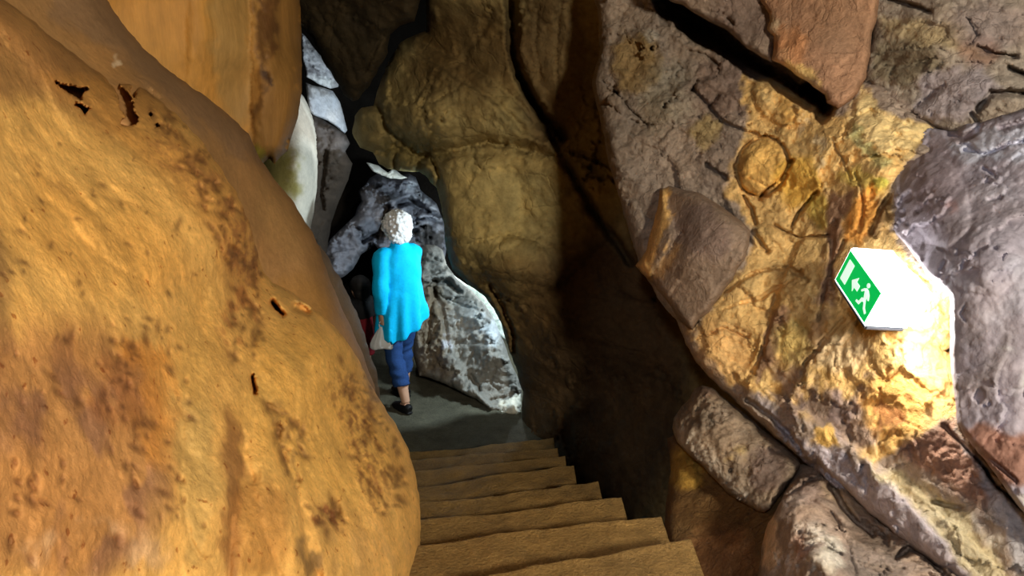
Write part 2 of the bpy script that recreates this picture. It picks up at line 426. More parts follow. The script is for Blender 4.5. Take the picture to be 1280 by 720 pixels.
thing_rock('craggy dark grey rock beyond the white-haired visitor, capped by a bright chip', 'rock', 'craggy_rock',
     [(462, 222), (474, 216), (486, 222), (498, 220), (512, 217), (520, 222), (526, 236), (536, 246), (546, 254), (549, 264), (556, 280), (558, 310), (552, 350), (505, 350), (480, 320), (468, 306), (452, 318), (442, 336), (430, 346), (416, 352), (404, 338), (402, 318), (412, 300), (428, 284), (444, 270), (450, 252), (448, 240), (456, 232)],
     [(470, 220, 7.6), (515, 218, 7.6), (545, 258, 7.4), (420, 335, 7.0), (450, 280, 7.2), (500, 260, 7.3), (545, 340, 7.3)], (130, 130, 138), 'far_rock', step=2.0, thick=.5, rnd=10, rdep=.25, big=(.08, 4), facet=(.13, 4.5), fine=(.035, 18), ridge=(.07, 6), jag=1.,
     cracks=[([(500, 256), (512, 250), (530, 262), (548, 268)], 5, .35), ([(512, 276), (535, 272), (552, 278)], 3, .25), ([(484, 260), (480, 280), (474, 300)], 5, .3), ([(455, 300), (470, 292)], 5, .25)],
     paint=[([(512, 216), (524, 232), (546, 256), (538, 258), (516, 246), (504, 240)], (176, 178, 184), 3, .8), ([(524, 268), (546, 266), (548, 284), (526, 284)], (140, 142, 150), 3, .8), ([(478, 262), (500, 256), (498, 300), (472, 300)], (86, 66, 44), 5, .8),
            ([(520, 286), (556, 286), (556, 312), (524, 312)], (52, 48, 44), 4, .9)], seed=34)
thing_rock('bright white chip of rock in the gap above the craggy dark rock', 'rock', 'rock_chip',
     [(458, 203), (464, 204), (473, 207), (479, 212), (485, 216), (490, 212), (495, 213), (501, 218), (509, 222), (500, 224), (488, 223), (476, 219), (466, 214)],
     [(460, 205, 6.9), (509, 221, 6.9), (485, 220, 6.85)], (226, 226, 216), 'far_rock', step=1.4, thick=.15, rnd=4, rdep=.04, big=(.01, 6), facet=(.02, 9), fine=(.008, 30), jag=.4, seed=35)

thing_rock('pale grey cracked boulder leaning on the landing behind the visitor', 'boulder', 'leaning_boulder',
     [(530, 306), (544, 306), (553, 312), (558, 330), (572, 350), (590, 364), (604, 378), (616, 396), (628, 424), (638, 452), (648, 474), (652, 488), (652, 518), (640, 522), (621, 524), (612, 512), (596, 500), (574, 488), (556, 480), (540, 474), (524, 470), (516, 440), (520, 380), (524, 330)],
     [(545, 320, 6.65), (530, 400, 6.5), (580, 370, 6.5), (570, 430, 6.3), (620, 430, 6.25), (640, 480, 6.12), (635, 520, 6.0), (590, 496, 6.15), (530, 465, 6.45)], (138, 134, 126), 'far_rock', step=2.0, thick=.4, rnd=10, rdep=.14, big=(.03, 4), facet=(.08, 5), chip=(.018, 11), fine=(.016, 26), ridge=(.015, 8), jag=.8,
     mottle=.07, cracks=[([(545, 352), (538, 400), (534, 440)], 3, .10), ([(556, 372), (580, 382), (604, 388)], 2, .04), ([(560, 396), (584, 398)], 2, .03), ([(532, 344), (546, 340), (556, 334)], 4, .12), ([(540, 352), (560, 352), (574, 364)], 5, .14), ([(540, 360), (552, 384), (556, 410), (562, 440)], 4, .14), ([(572, 404), (586, 412), (604, 410), (612, 402)], 2, .05), ([(562, 424), (580, 430), (605, 428), (622, 430)], 2.2, .02),
             ([(576, 470), (584, 452), (592, 440)], 2.5, .06), ([(566, 462), (580, 440)], 2, .05), ([(584, 484), (588, 470), (600, 488)], 4, .10), ([(604, 446), (622, 424)], 1.6, .03), ([(612, 500), (630, 496), (650, 490)], 2, .05), ([(620, 462), (612, 478), (624, 486)], 2.5, .05)],
     ledges=[([(545, 380), (556, 430), (580, 476), (612, 512)], .16, 10, 60)],
     bumps=[(ell(592, 390, 22, 18, 35), .05, 10), (ell(630, 508, 20, 12), .06, 8), (ell(604, 420, 20, 9), .03, 8)],
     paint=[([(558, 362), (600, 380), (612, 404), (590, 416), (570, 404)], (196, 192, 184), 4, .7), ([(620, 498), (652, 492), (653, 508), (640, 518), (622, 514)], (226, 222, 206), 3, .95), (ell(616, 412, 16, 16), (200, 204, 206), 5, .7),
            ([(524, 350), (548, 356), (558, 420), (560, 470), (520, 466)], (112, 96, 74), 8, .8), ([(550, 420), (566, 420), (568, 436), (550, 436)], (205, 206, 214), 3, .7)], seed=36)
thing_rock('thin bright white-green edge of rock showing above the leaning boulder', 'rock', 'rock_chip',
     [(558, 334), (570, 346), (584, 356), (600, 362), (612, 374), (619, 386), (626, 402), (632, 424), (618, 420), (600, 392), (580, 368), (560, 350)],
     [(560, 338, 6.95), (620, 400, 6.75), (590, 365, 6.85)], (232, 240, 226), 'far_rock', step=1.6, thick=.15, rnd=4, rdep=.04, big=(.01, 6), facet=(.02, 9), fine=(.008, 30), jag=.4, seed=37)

# ---- left side
structure(rock('wall_left', [(-900, -420), (-260, -200), (-60, -50), (30, 18), (70, 50), (108, 80), (140, 100), (152, 104), (166, 104), (186, 116), (206, 131), (226, 148), (246, 170), (262, 190), (280, 216), (298, 246), (312, 278), (319, 302), (328, 336), (340, 352),
      (365, 366), (398, 390), (428, 420), (448, 450), (466, 484), (484, 513), (499, 538), (511, 566), (520, 600), (526, 640), (525, 684), (517, 716), (515, 800), (-260, 900), (-900, 1000)],
     [(0, 360, 1.15), (0, 100, 1.5), (0, 0, 1.7), (0, 700, 1.0), (140, 110, 2.1), (170, 112, 2.2), (150, 400, 1.5), (200, 650, 1.4), (300, 300, 2.25), (300, 500, 1.92), (328, 345, 2.5), (400, 450, 2.42), (400, 600, 2.1), (450, 470, 2.85), (500, 560, 2.85),
      (524, 640, 2.75), (515, 716, 2.5), (450, 700, 2.12), (-260, 400, .84), (-260, -160, 1.3), (-900, 400, .52), (-900, -400, .75), (-900, 1000, .5), (-260, 900, .8), (300, 800, 1.6), (230, 200, 2.15)],
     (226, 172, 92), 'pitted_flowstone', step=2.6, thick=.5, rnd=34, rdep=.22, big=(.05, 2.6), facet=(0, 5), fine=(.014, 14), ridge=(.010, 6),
     cracks=[([(276, 740), (296, 660), (312, 590), (318, 520), (322, 460)], 18, .02), ([(404, 740), (388, 690), (380, 640), (366, 590), (345, 540)], 9, .03), ([(300, 560), (306, 520), (302, 470), (296, 420)], 4, .006), ([(286, 720), (290, 640), (304, 600), (306, 560)], 5, .01), ([(398, 720), (386, 694), (380, 660), (374, 620), (360, 580), (346, 545)], 3, .012),
             ([(340, 378), (352, 392)], 5, .2), ([(368, 383), (384, 390)], 5, .1), ([(315, 470), (318, 490)], 3, .15)],
     pits=[([(190, 110), (240, 165), (285, 230), (318, 310), (330, 350), (300, 370), (270, 300), (230, 220), (190, 160)], 90, 3.4, .02), ([(280, 300), (325, 330), (335, 440), (290, 450), (270, 380)], 40, 4.2, .015),
           ([(420, 440), (450, 455), (500, 560), (515, 640), (470, 650), (440, 560)], 75, 3.6, .02), ([(395, 620), (425, 620), (430, 670), (400, 670)], 10, 5, .02), ([(330, 500), (380, 520), (390, 640), (360, 600)], 26, 4, .02), ([(20, 420), (250, 420), (280, 700), (0, 720)], 60, 4.5, .010), ([(130, 400), (230, 380), (240, 560), (160, 560)], 34, 4.5, .010), ([(30, 120), (260, 230), (260, 380), (0, 360)], 30, 3.4, .006)],
     bumps=[(ell(270, 520, 40, 180, 4), .03, 24), (ell(345, 620, 24, 140, -14), .025, 16), (ell(170, 300, 90, 40, 30), .02, 24), (ell(440, 560, 60, 110, -25), .03, 30), ([(66, 100), (80, 105), (98, 110), (112, 110), (104, 117), (100, 126), (92, 122), (80, 113)], -.45, 3), ([(90, 129), (102, 130), (112, 136), (107, 146), (102, 138)], -.3, 3),
            ([(135, 98), (148, 106), (160, 116), (164, 122), (168, 140), (173, 146), (170, 154), (160, 158), (149, 156), (152, 150), (158, 146), (150, 134), (148, 122), (143, 110)], -.6, 3), ([(165, 103), (172, 108), (168, 124), (164, 118)], -.25, 2),
            ([(337, 377), (346, 381), (354, 392), (346, 389)], -.25, 2), ([(370, 380), (382, 381), (389, 391), (380, 394), (372, 388)], -.06, 3), ([(186, 138), (192, 142), (188, 148)], -.15, 2), ([(194, 154), (200, 158), (196, 163)], -.15, 2)],
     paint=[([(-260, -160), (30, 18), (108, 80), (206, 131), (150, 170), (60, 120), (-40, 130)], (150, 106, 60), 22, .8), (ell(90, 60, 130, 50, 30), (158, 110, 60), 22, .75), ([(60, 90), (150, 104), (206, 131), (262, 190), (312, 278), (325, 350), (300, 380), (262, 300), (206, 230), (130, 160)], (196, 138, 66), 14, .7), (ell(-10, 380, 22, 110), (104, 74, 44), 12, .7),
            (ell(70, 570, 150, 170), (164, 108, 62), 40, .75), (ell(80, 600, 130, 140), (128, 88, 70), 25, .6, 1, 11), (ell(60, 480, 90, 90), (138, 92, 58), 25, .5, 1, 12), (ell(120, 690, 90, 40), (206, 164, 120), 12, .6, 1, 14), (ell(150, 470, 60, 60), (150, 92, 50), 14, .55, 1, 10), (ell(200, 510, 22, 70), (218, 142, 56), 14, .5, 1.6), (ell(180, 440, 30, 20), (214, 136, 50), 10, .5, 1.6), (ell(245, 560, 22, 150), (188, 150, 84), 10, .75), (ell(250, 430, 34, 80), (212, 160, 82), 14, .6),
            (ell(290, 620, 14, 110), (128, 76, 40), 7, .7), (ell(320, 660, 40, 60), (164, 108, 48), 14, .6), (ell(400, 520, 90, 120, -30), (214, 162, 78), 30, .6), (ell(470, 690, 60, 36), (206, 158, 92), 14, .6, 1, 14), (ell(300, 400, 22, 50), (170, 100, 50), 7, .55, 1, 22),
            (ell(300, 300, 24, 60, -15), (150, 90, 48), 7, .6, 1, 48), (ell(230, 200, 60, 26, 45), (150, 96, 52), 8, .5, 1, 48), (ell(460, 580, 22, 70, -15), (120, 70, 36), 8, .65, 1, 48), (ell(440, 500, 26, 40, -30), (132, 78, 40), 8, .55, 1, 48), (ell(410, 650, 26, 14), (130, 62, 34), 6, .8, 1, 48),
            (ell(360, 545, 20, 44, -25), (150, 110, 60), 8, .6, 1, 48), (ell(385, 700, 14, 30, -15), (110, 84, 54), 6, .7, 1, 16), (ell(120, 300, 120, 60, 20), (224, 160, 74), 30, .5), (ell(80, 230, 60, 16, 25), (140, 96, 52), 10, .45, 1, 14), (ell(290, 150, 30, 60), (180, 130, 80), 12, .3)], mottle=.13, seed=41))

tag(rock('smooth_ridge', [(-180, -220), (40, -160), (118, -30), (134, 0), (152, 28), (180, 62), (222, 96), (262, 123), (286, 146), (310, 166), (326, 200), (344, 226), (368, 254), (388, 287), (402, 318), (418, 364), (438, 408), (455, 448), (468, 484), (472, 520), (440, 540), (300, 420), (200, 200), (60, 120), (-180, 40)],
     [(0, -60, 2.2), (60, 20, 2.3), (130, 20, 2.55), (170, 80, 2.55), (180, 110, 2.45), (260, 140, 2.85), (250, 170, 2.6), (310, 220, 3.05), (320, 290, 3.0), (370, 290, 3.3), (390, 380, 3.25), (340, 350, 3.1), (320, 420, 3.1), (440, 430, 3.45), (468, 500, 3.6), (400, 410, 3.2), (-180, -100, 1.9), (0, 60, 1.95), (100, 100, 2.2)],
     (170, 126, 76), 'flowstone', step=3.4, thick=.4, rnd=26, rdep=.22, big=(.03, 2.), facet=(0, 5), fine=(.003, 16), ridge=(0, 6),
     ledges=[([(330, 345), (300, 250), (262, 190), (206, 130)], .02, 12, 60)],
     paint=[([(60, -60), (134, 0), (180, 62), (262, 123), (310, 166), (330, 210), (290, 190), (220, 130), (150, 80), (60, 20)], (140, 108, 78), 10, .7), ([(80, 40), (150, 70), (180, 110), (120, 90)], (176, 126, 70), 12, .6), (ell(144, 80, 6, 5), (220, 190, 150), 2, .9), (ell(380, 400, 40, 60, -30), (178, 128, 62), 16, .6), (ell(350, 280, 20, 60, -20), (178, 136, 82), 10, .5)], mottle=.08, seed=42),
    'smooth brown rock ridge running behind the pitted orange wall, down to the steps', 'rock')

tag(rock('dull_rock', [(388, 296), (402, 308), (424, 346), (445, 388), (457, 426), (472, 468), (476, 506), (476, 540), (440, 560), (390, 480), (380, 380)],
     [(400, 320, 3.75), (440, 400, 3.85), (474, 480, 4.2), (474, 530, 4.3), (400, 420, 3.5)], (124, 98, 66), 'flowstone', step=3, thick=.4, rnd=14, rdep=.15, fine=(.004, 16), seed=43),  # darker brown-grey is the stone's own colour
    'narrow dull brown rock edge between the ridge and the walking visitor', 'rock')

tag(rock('flowstone_curtain', [(40, -170), (376, -170), (375, 0), (377, 60), (377, 110), (373, 144), (366, 166), (360, 188), (350, 196), (343, 205), (337, 198), (331, 202), (326, 207), (300, 210), (230, 140), (130, 60)],
     [(150, 0, 3.25), (250, 60, 3.45), (305, 60, 3.6), (318, 100, 3.72), (345, 100, 3.75), (372, 60, 4.0), (345, 200, 3.9), (200, -150, 3.0), (360, -150, 3.7)],
     (206, 148, 70), 'curtain_stone', step=3, thick=.3, rnd=18, rdep=.2, big=(.03, 2), fine=(.004, 14), jag=.7,
     cracks=[([(361, 174), (358, 190)], 4, .3)], bumps=[([(313, -200), (390, -200), (390, 230), (322, 230), (313, 120)], .06, 14), ([(240, -200), (262, -200), (268, 200), (230, 140)], .02, 12), ([(330, -200), (352, -200), (350, 80), (338, 110), (330, 60)], .02, 8)],
     paint=[([(262, -170), (312, -170), (314, 150), (296, 160), (268, 110)], (176, 138, 78), 8, .8), ([(312, -170), (380, -170), (378, 210), (318, 210)], (150, 108, 54), 5, .85), (ell(338, 30, 8, 40), (104, 66, 34), 5, .8), (ell(326, 40, 5, 60), (104, 68, 34), 4, .8), (ell(330, 98, 3, 16), (70, 44, 24), 2, .9), (ell(322, 130, 4, 24), (100, 66, 32), 3, .7), (ell(322, 194, 10, 10), (128, 120, 40), 4, .8), ([(335, 185), (362, 172), (366, 190), (345, 205)], (136, 104, 58), 4, .6)], mottle=.07, seed=44),
    'tall orange-brown flowstone curtain hanging with a ragged lower tip', 'flowstone')

tag(rock('pale_column', [(322, 170), (372, 112), (380, 121), (387, 136), (393, 152), (397, 170), (398, 200), (396, 236), (392, 266), (388, 288), (360, 310), (322, 260)],
     [(340, 200, 5.75), (370, 200, 5.65), (396, 190, 5.9), (388, 285, 5.8), (378, 122, 5.9)], (206, 198, 182), 'flowstone', step=2.4, thick=.3, rnd=26, rdep=.45, big=(0, 2), fine=(.002, 16), jag=.4,
     paint=[([(320, 180), (366, 190), (372, 240), (340, 280), (320, 280)], (150, 138, 62), 10, .9)], mottle=.05, seed=45),
    'smooth pale white flowstone column behind the tip of the hanging curtain', 'flowstone')

# ---- right side
CR1 = [(818, -22), (846, 10), (870, 28), (900, 46), (930, 70), (955, 88), (985, 103), (1010, 116), (1030, 128)]
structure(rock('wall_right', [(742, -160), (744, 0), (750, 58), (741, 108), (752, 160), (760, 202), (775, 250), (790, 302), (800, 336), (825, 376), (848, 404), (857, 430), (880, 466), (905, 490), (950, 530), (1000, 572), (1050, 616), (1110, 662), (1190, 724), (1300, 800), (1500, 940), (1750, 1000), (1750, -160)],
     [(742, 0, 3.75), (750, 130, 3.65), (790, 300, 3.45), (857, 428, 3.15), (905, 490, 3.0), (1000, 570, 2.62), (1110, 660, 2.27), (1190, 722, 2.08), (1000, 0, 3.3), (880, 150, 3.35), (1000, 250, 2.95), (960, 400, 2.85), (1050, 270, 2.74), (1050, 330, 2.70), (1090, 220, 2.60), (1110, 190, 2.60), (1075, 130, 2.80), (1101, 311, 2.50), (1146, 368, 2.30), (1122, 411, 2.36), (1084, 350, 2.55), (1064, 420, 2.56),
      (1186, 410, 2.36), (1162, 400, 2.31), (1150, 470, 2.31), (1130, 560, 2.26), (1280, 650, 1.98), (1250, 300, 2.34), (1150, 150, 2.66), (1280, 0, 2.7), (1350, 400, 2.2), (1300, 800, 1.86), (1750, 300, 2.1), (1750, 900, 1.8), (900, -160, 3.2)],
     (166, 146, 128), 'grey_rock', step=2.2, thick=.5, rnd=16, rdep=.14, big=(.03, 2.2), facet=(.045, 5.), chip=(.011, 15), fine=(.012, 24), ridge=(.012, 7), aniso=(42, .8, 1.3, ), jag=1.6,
     cracks=[(CR1, 19, .45), ([(1010, 112), (1034, 134), (1026, 146)], 10, .25),
             ([(853, 117), (867, 112), (870, 100)], 2.2, .05), ([(867, 112), (883, 128), (888, 136), (903, 152), (920, 160), (947, 168)], 3.2, .08), ([(887, 132), (898, 121)], 4, .07), ([(860, 63), (880, 68), (896, 80), (886, 72)], 2.2, .04), ([(846, 80), (852, 86)], 2, .04),
             ([(883, 206), (895, 215), (908, 224)], 3.5, .10), ([(792, 33), (807, 43), (822, 60)], 2, .03), ([(753, 100), (767, 112), (783, 132), (810, 158)], 2.2, .05), ([(790, 150), (800, 156), (815, 154)], 2.5, .05), ([(818, 177), (840, 160)], 2.5, .03),
             (ell(953, 208, 33, 38, 20), 2.8, .09), ([(1020, 240), (1008, 254), (1000, 264), (990, 285)], 3, .12), ([(990, 200), (980, 220), (966, 232), (947, 248)], 2.6, .10), ([(940, 290), (950, 300), (960, 314)], 4, .07), ([(930, 245), (940, 262), (944, 280)], 3, .12), ([(1056, 300), (1034, 345), (1024, 400)], 3, .08), ([(905, 366), (940, 342), (985, 332), (1010, 352)], 2.6, .06), ([(968, 282), (1000, 298), (1036, 294)], 2.6, .08), ([(1070, 216), (1080, 250), (1074, 290)], 2.4, .06), ([(1040, 172), (1052, 200), (1066, 226)], 2.2, .05), ([(870, 424), (905, 410), (935, 424)], 2.2, .05),
             ([(970, 372), (962, 400), (952, 440), (940, 466)], 5, .05), ([(905, 385), (940, 376), (975, 358), (1000, 340)], 3, .04), ([(1090, 290), (1100, 262), (1112, 244)], 5, .09), ([(1040, 300), (1036, 340), (1040, 360)], 5, .04),
             ([(1005, 455), (1030, 425), (1054, 398)], 3, .04), ([(935, 500), (960, 520), (990, 545), (1006, 572), (1040, 612)], 4, .08), ([(1020, 580), (1050, 604), (1080, 640), (1120, 676)], 5, .10),
             ([(1180, 533), (1210, 562), (1250, 612), (1290, 646)], 3, .05), ([(1165, 628), (1184, 632), (1200, 634)], 3, .04)],
     ledges=[([(1200, 690), (1110, 590), (1060, 545), (960, 480)], -.05, 10, 90), ([(940, 466), (962, 400), (990, 330)], .04, 6, 60), ([(1112, 590), (1160, 630), (1250, 720)], .03, 8, 60)],
     bumps=[(ell(953, 208, 31, 36, 20), .05, 12), (ell(1000, 210, 34, 22, 40), .03, 12), (ell(975, 125, 40, 28, 35), .05, 14), (ell(1078, 235, 10, 12), .03, 6), (ell(1098, 232, 8, 9), .03, 6), (ell(960, 296, 24, 16, 10), .04, 8), (ell(800, 80, 40, 44), .04, 16), (ell(1130, 150, 40, 20, 20), .03, 10)],
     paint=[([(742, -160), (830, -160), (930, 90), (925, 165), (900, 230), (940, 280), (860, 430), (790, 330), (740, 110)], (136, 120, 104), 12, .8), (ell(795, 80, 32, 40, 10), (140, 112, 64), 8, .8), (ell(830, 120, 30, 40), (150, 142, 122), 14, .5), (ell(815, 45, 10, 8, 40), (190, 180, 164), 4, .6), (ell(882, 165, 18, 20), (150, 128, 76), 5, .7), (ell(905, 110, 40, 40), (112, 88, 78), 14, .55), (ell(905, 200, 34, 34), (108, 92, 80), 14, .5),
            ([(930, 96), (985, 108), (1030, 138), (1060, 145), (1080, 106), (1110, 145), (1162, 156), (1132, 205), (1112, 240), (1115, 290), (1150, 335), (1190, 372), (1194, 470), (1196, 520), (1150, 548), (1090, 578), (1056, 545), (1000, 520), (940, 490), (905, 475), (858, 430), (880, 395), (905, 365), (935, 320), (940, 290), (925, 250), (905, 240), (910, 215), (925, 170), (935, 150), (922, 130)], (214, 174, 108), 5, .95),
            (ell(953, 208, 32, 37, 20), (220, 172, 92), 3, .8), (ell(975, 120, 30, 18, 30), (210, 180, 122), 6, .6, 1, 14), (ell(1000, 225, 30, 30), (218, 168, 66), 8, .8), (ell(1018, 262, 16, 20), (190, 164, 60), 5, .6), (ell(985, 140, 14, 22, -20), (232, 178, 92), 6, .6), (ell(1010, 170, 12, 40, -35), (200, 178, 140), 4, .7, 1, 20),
            ([(1068, 158), (1112, 204), (1106, 216), (1060, 172)], (190, 186, 128), 4, .75), ([(1060, 150), (1080, 108), (1110, 146), (1160, 158), (1128, 206)], (244, 214, 150), 5, .8), (ell(1098, 230, 9, 8), (172, 180, 70), 3, .8), (ell(1080, 225, 30, 12, 30), (206, 178, 80), 4, .6),  # cream ledge patch brightened to make up for missing lamp light
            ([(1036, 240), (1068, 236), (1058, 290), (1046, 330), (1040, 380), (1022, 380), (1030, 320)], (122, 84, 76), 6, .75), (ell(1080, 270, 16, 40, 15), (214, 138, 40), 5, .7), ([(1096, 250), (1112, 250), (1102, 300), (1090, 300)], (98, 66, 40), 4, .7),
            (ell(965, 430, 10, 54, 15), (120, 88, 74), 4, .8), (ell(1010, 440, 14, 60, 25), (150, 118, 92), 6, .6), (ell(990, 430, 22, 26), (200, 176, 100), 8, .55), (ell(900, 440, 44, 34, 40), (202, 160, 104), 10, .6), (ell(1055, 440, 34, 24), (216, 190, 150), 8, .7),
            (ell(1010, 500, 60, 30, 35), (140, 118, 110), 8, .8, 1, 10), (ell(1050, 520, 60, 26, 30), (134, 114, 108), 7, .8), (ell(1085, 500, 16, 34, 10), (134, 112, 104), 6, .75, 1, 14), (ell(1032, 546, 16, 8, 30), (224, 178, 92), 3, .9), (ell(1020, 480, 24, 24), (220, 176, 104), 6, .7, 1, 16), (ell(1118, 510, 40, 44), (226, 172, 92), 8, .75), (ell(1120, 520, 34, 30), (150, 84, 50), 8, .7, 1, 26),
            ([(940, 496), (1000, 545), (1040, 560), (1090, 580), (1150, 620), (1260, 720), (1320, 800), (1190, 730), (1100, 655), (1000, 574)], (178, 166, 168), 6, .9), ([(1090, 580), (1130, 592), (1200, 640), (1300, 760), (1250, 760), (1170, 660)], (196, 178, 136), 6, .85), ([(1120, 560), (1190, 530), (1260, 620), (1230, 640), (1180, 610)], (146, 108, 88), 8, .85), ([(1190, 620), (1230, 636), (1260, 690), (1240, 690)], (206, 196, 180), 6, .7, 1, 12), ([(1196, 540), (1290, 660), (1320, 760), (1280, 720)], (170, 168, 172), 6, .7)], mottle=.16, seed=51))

thing_rock('dull grey slab over the black cleft, left of the red-brown slab', 'rock slab', 'overhanging_slab',
     [(800, -160), (826, -8), (838, 2), (853, 7), (868, 17), (886, 26), (907, 36), (922, 50), (933, 60), (950, 70), (964, 78), (968, 60), (1000, -20), (1000, -160)],
     [(830, 0, 3.3), (900, 30, 3.2), (960, 70, 3.08), (900, -150, 2.9), (980, 0, 3.05)], (136, 116, 98), 'grey_rock', step=2.8, thick=.4, rnd=9, rdep=.08, big=(.02, 3), facet=(.015, 6), chip=(.010, 14), fine=(.01, 24), jag=.9,
     cracks=[([(880, 12), (905, 18)], 2, .03), ([(908, 22), (917, 30)], 2, .04)], paint=[(ell(930, 20, 40, 30), (118, 98, 88), 12, .6)], seed=52)
thing_rock('red-brown slab with a pale broken edge at the top of the right wall', 'rock slab', 'overhanging_slab',
     [(938, -160), (944, -8), (950, 4), (958, 14), (962, 26), (956, 36), (966, 46), (968, 58), (965, 74), (976, 80), (988, 88), (996, 94), (1008, 102), (1022, 112), (1031, 118), (1034, 128), (1048, 136), (1060, 128), (1072, 116), (1082, 98), (1088, 70), (1090, 44), (1096, 24), (1120, -160)],
     [(960, 0, 3.05), (970, 70, 3.0), (1040, 130, 2.8), (1080, 60, 2.8), (1020, 50, 2.86), (1000, -150, 2.7), (1090, 0, 2.75)], (164, 124, 94), 'grey_rock', step=2.8, thick=.4, rnd=9, rdep=.08, big=(.02, 3), facet=(.008, 5), fine=(.006, 22), jag=1.3,
     ledges=[([(1090, 60), (1000, 90), (960, 20)], 0, 5, 50)],
     paint=[([(940, -20), (955, 0), (966, 20), (982, 26), (972, 50), (990, 80), (1034, 118), (1030, 130), (960, 84), (950, 30)], (212, 184, 146), 4, .8), (ell(985, 60, 22, 26), (200, 140, 92), 10, .7), (ell(1000, 90, 26, 8, 30), (226, 188, 110), 4, .7), (ell(1050, 30, 40, 40), (138, 106, 80), 14, .6)], mottle=.12, seed=53)
thing_rock('grey layered slab across the upper right, above the pale ochre ledge', 'rock slab', 'layered_slab',
     [(1086, -160), (1090, 30), (1086, 60), (1080, 92), (1078, 104), (1086, 104), (1098, 116), (1112, 142), (1126, 144), (1140, 152), (1162, 156), (1190, 170), (1300, 190), (1750, 230), (1750, -160)],
     [(1090, 40, 2.86), (1082, 100, 2.86), (1120, 140, 2.72), (1162, 154, 2.6), (1250, 40, 2.5), (1280, 150, 2.36), (1300, -150, 2.4), (1350, 50, 2.42), (1750, 100, 2.2), (1750, -150, 2.1), (1170, 60, 2.6)], (152, 138, 122), 'grey_rock', step=2.8, thick=.4, rnd=9, rdep=.07, big=(.025, 3), facet=(.022, 6), chip=(.010, 14), fine=(.01, 26), ridge=(.022, 6), aniso=(12, .5, 2.2), jag=1.4,
     cracks=[([(1100, -6), (1130, 4), (1152, 10), (1162, 14)], 3.5, .08), ([(1222, 58), (1240, 66), (1270, 72)], 3, .06), ([(1262, 86), (1300, 100)], 4, .08), ([(1160, 92), (1178, 78)], 2.4, .04), ([(1140, 138), (1162, 116), (1180, 106)], 2.6, .03), ([(1224, 136), (1240, 116), (1262, 114), (1300, 122)], 5, .10), ([(1216, 170), (1224, 156), (1215, 142)], 4, .06), ([(1090, 70), (1130, 60), (1180, 62)], 2, .03), ([(1100, 84), (1140, 82), (1170, 72)], 2, .03), ([(1210, 22), (1222, 44), (1210, 56)], 2, .04)],
     paint=[([(1086, 46), (1160, 50), (1180, 80), (1130, 110), (1084, 100)], (120, 106, 80), 8, .8), ([(1090, 20), (1200, 30), (1230, 70), (1180, 60), (1100, 44)], (168, 146, 100), 8, .6), ([(1160, 90), (1220, 80), (1250, 110), (1200, 150), (1140, 150)], (158, 146, 148), 8, .8), (ell(1220, 60, 30, 20, 20), (150, 112, 90), 8, .7), (ell(1240, 30, 60, 30), (142, 124, 118), 12, .6), ([(1098, 116), (1120, 120), (1166, 156), (1112, 150)], (160, 140, 126), 4, .7)], mottle=.16, seed=54)

thing_rock('big purple-grey boulder bulging at the right edge beside the exit sign', 'boulder', 'grey_boulder',
     [(1112, 232), (1116, 214), (1124, 196), (1134, 178), (1146, 166), (1160, 156), (1176, 160), (1196, 162), (1206, 152), (1230, 150), (1260, 140), (1300, 128), (1750, 90), (1750, 900), (1500, 860), (1290, 656), (1262, 618), (1236, 582), (1212, 552), (1196, 530), (1194, 500), (1190, 470), (1187, 440), (1188, 400), (1187, 370), (1172, 356), (1156, 342), (1144, 324), (1130, 308), (1118, 296), (1112, 286), (1116, 262)],
     [(1114, 240, 2.54), (1160, 165, 2.58), (1190, 250, 2.26), (1118, 290, 2.45), (1230, 165, 2.36), (1187, 370, 2.07), (1230, 330, 2.0), (1192, 460, 2.05), (1240, 500, 1.94), (1250, 600, 1.88), (1280, 300, 1.97), (1280, 160, 2.24), (1350, 300, 1.96), (1350, 700, 1.84), (1750, 300, 1.8), (1750, 800, 1.7), (1300, 650, 1.84)], (156, 147, 154), 'smooth_grey', step=2.4, thick=.35, rnd=6, rdep=.20, big=(.03, 3), facet=(.018, 5), chip=(.004, 14), fine=(.009, 20), ridge=(.008, 8), jag=1.,
     cracks=[([(1186, 168), (1206, 172), (1222, 162), (1226, 150)], 5, .05), ([(1205, 188), (1230, 192), (1262, 180), (1290, 176)], 3, .05), ([(1200, 180), (1216, 184)], 3, .03), ([(1200, 540), (1240, 575), (1270, 600)], 3, .04), ([(1206, 382), (1200, 392), (1206, 400)], 2, .02), ([(1236, 250), (1250, 246)], 3, .02), ([(1230, 210), (1244, 220)], 2.5, .03), ([(1250, 160), (1290, 150)], 4, .04)],
     bumps=[(ell(1170, 250, 40, 60, -20), .03, 30), (ell(1230, 320, 50, 50), .03, 30)],
     paint=[(ell(1240, 180, 60, 24, -10), (190, 192, 204), 6, .75, 1, 12), (ell(1205, 175, 22, 8, -10), (110, 84, 74), 4, .7), (ell(1170, 230, 36, 50), (142, 126, 130), 14, .6), (ell(1250, 320, 50, 90), (176, 172, 180), 20, .6, 1, 7), (ell(1230, 440, 40, 60), (124, 114, 112), 14, .6, 1, 9), (ell(1270, 470, 40, 30), (196, 194, 192), 8, .7, 1, 12), ([(1200, 536), (1216, 528), (1300, 540), (1300, 600), (1260, 600)], (140, 96, 72), 6, .85), ([(1212, 560), (1250, 590), (1300, 610), (1300, 660)], (196, 186, 174), 6, .7, 1, 14), (ell(1190, 258, 12, 6), (150, 116, 112), 4, .6)], mottle=.14, seed=55)

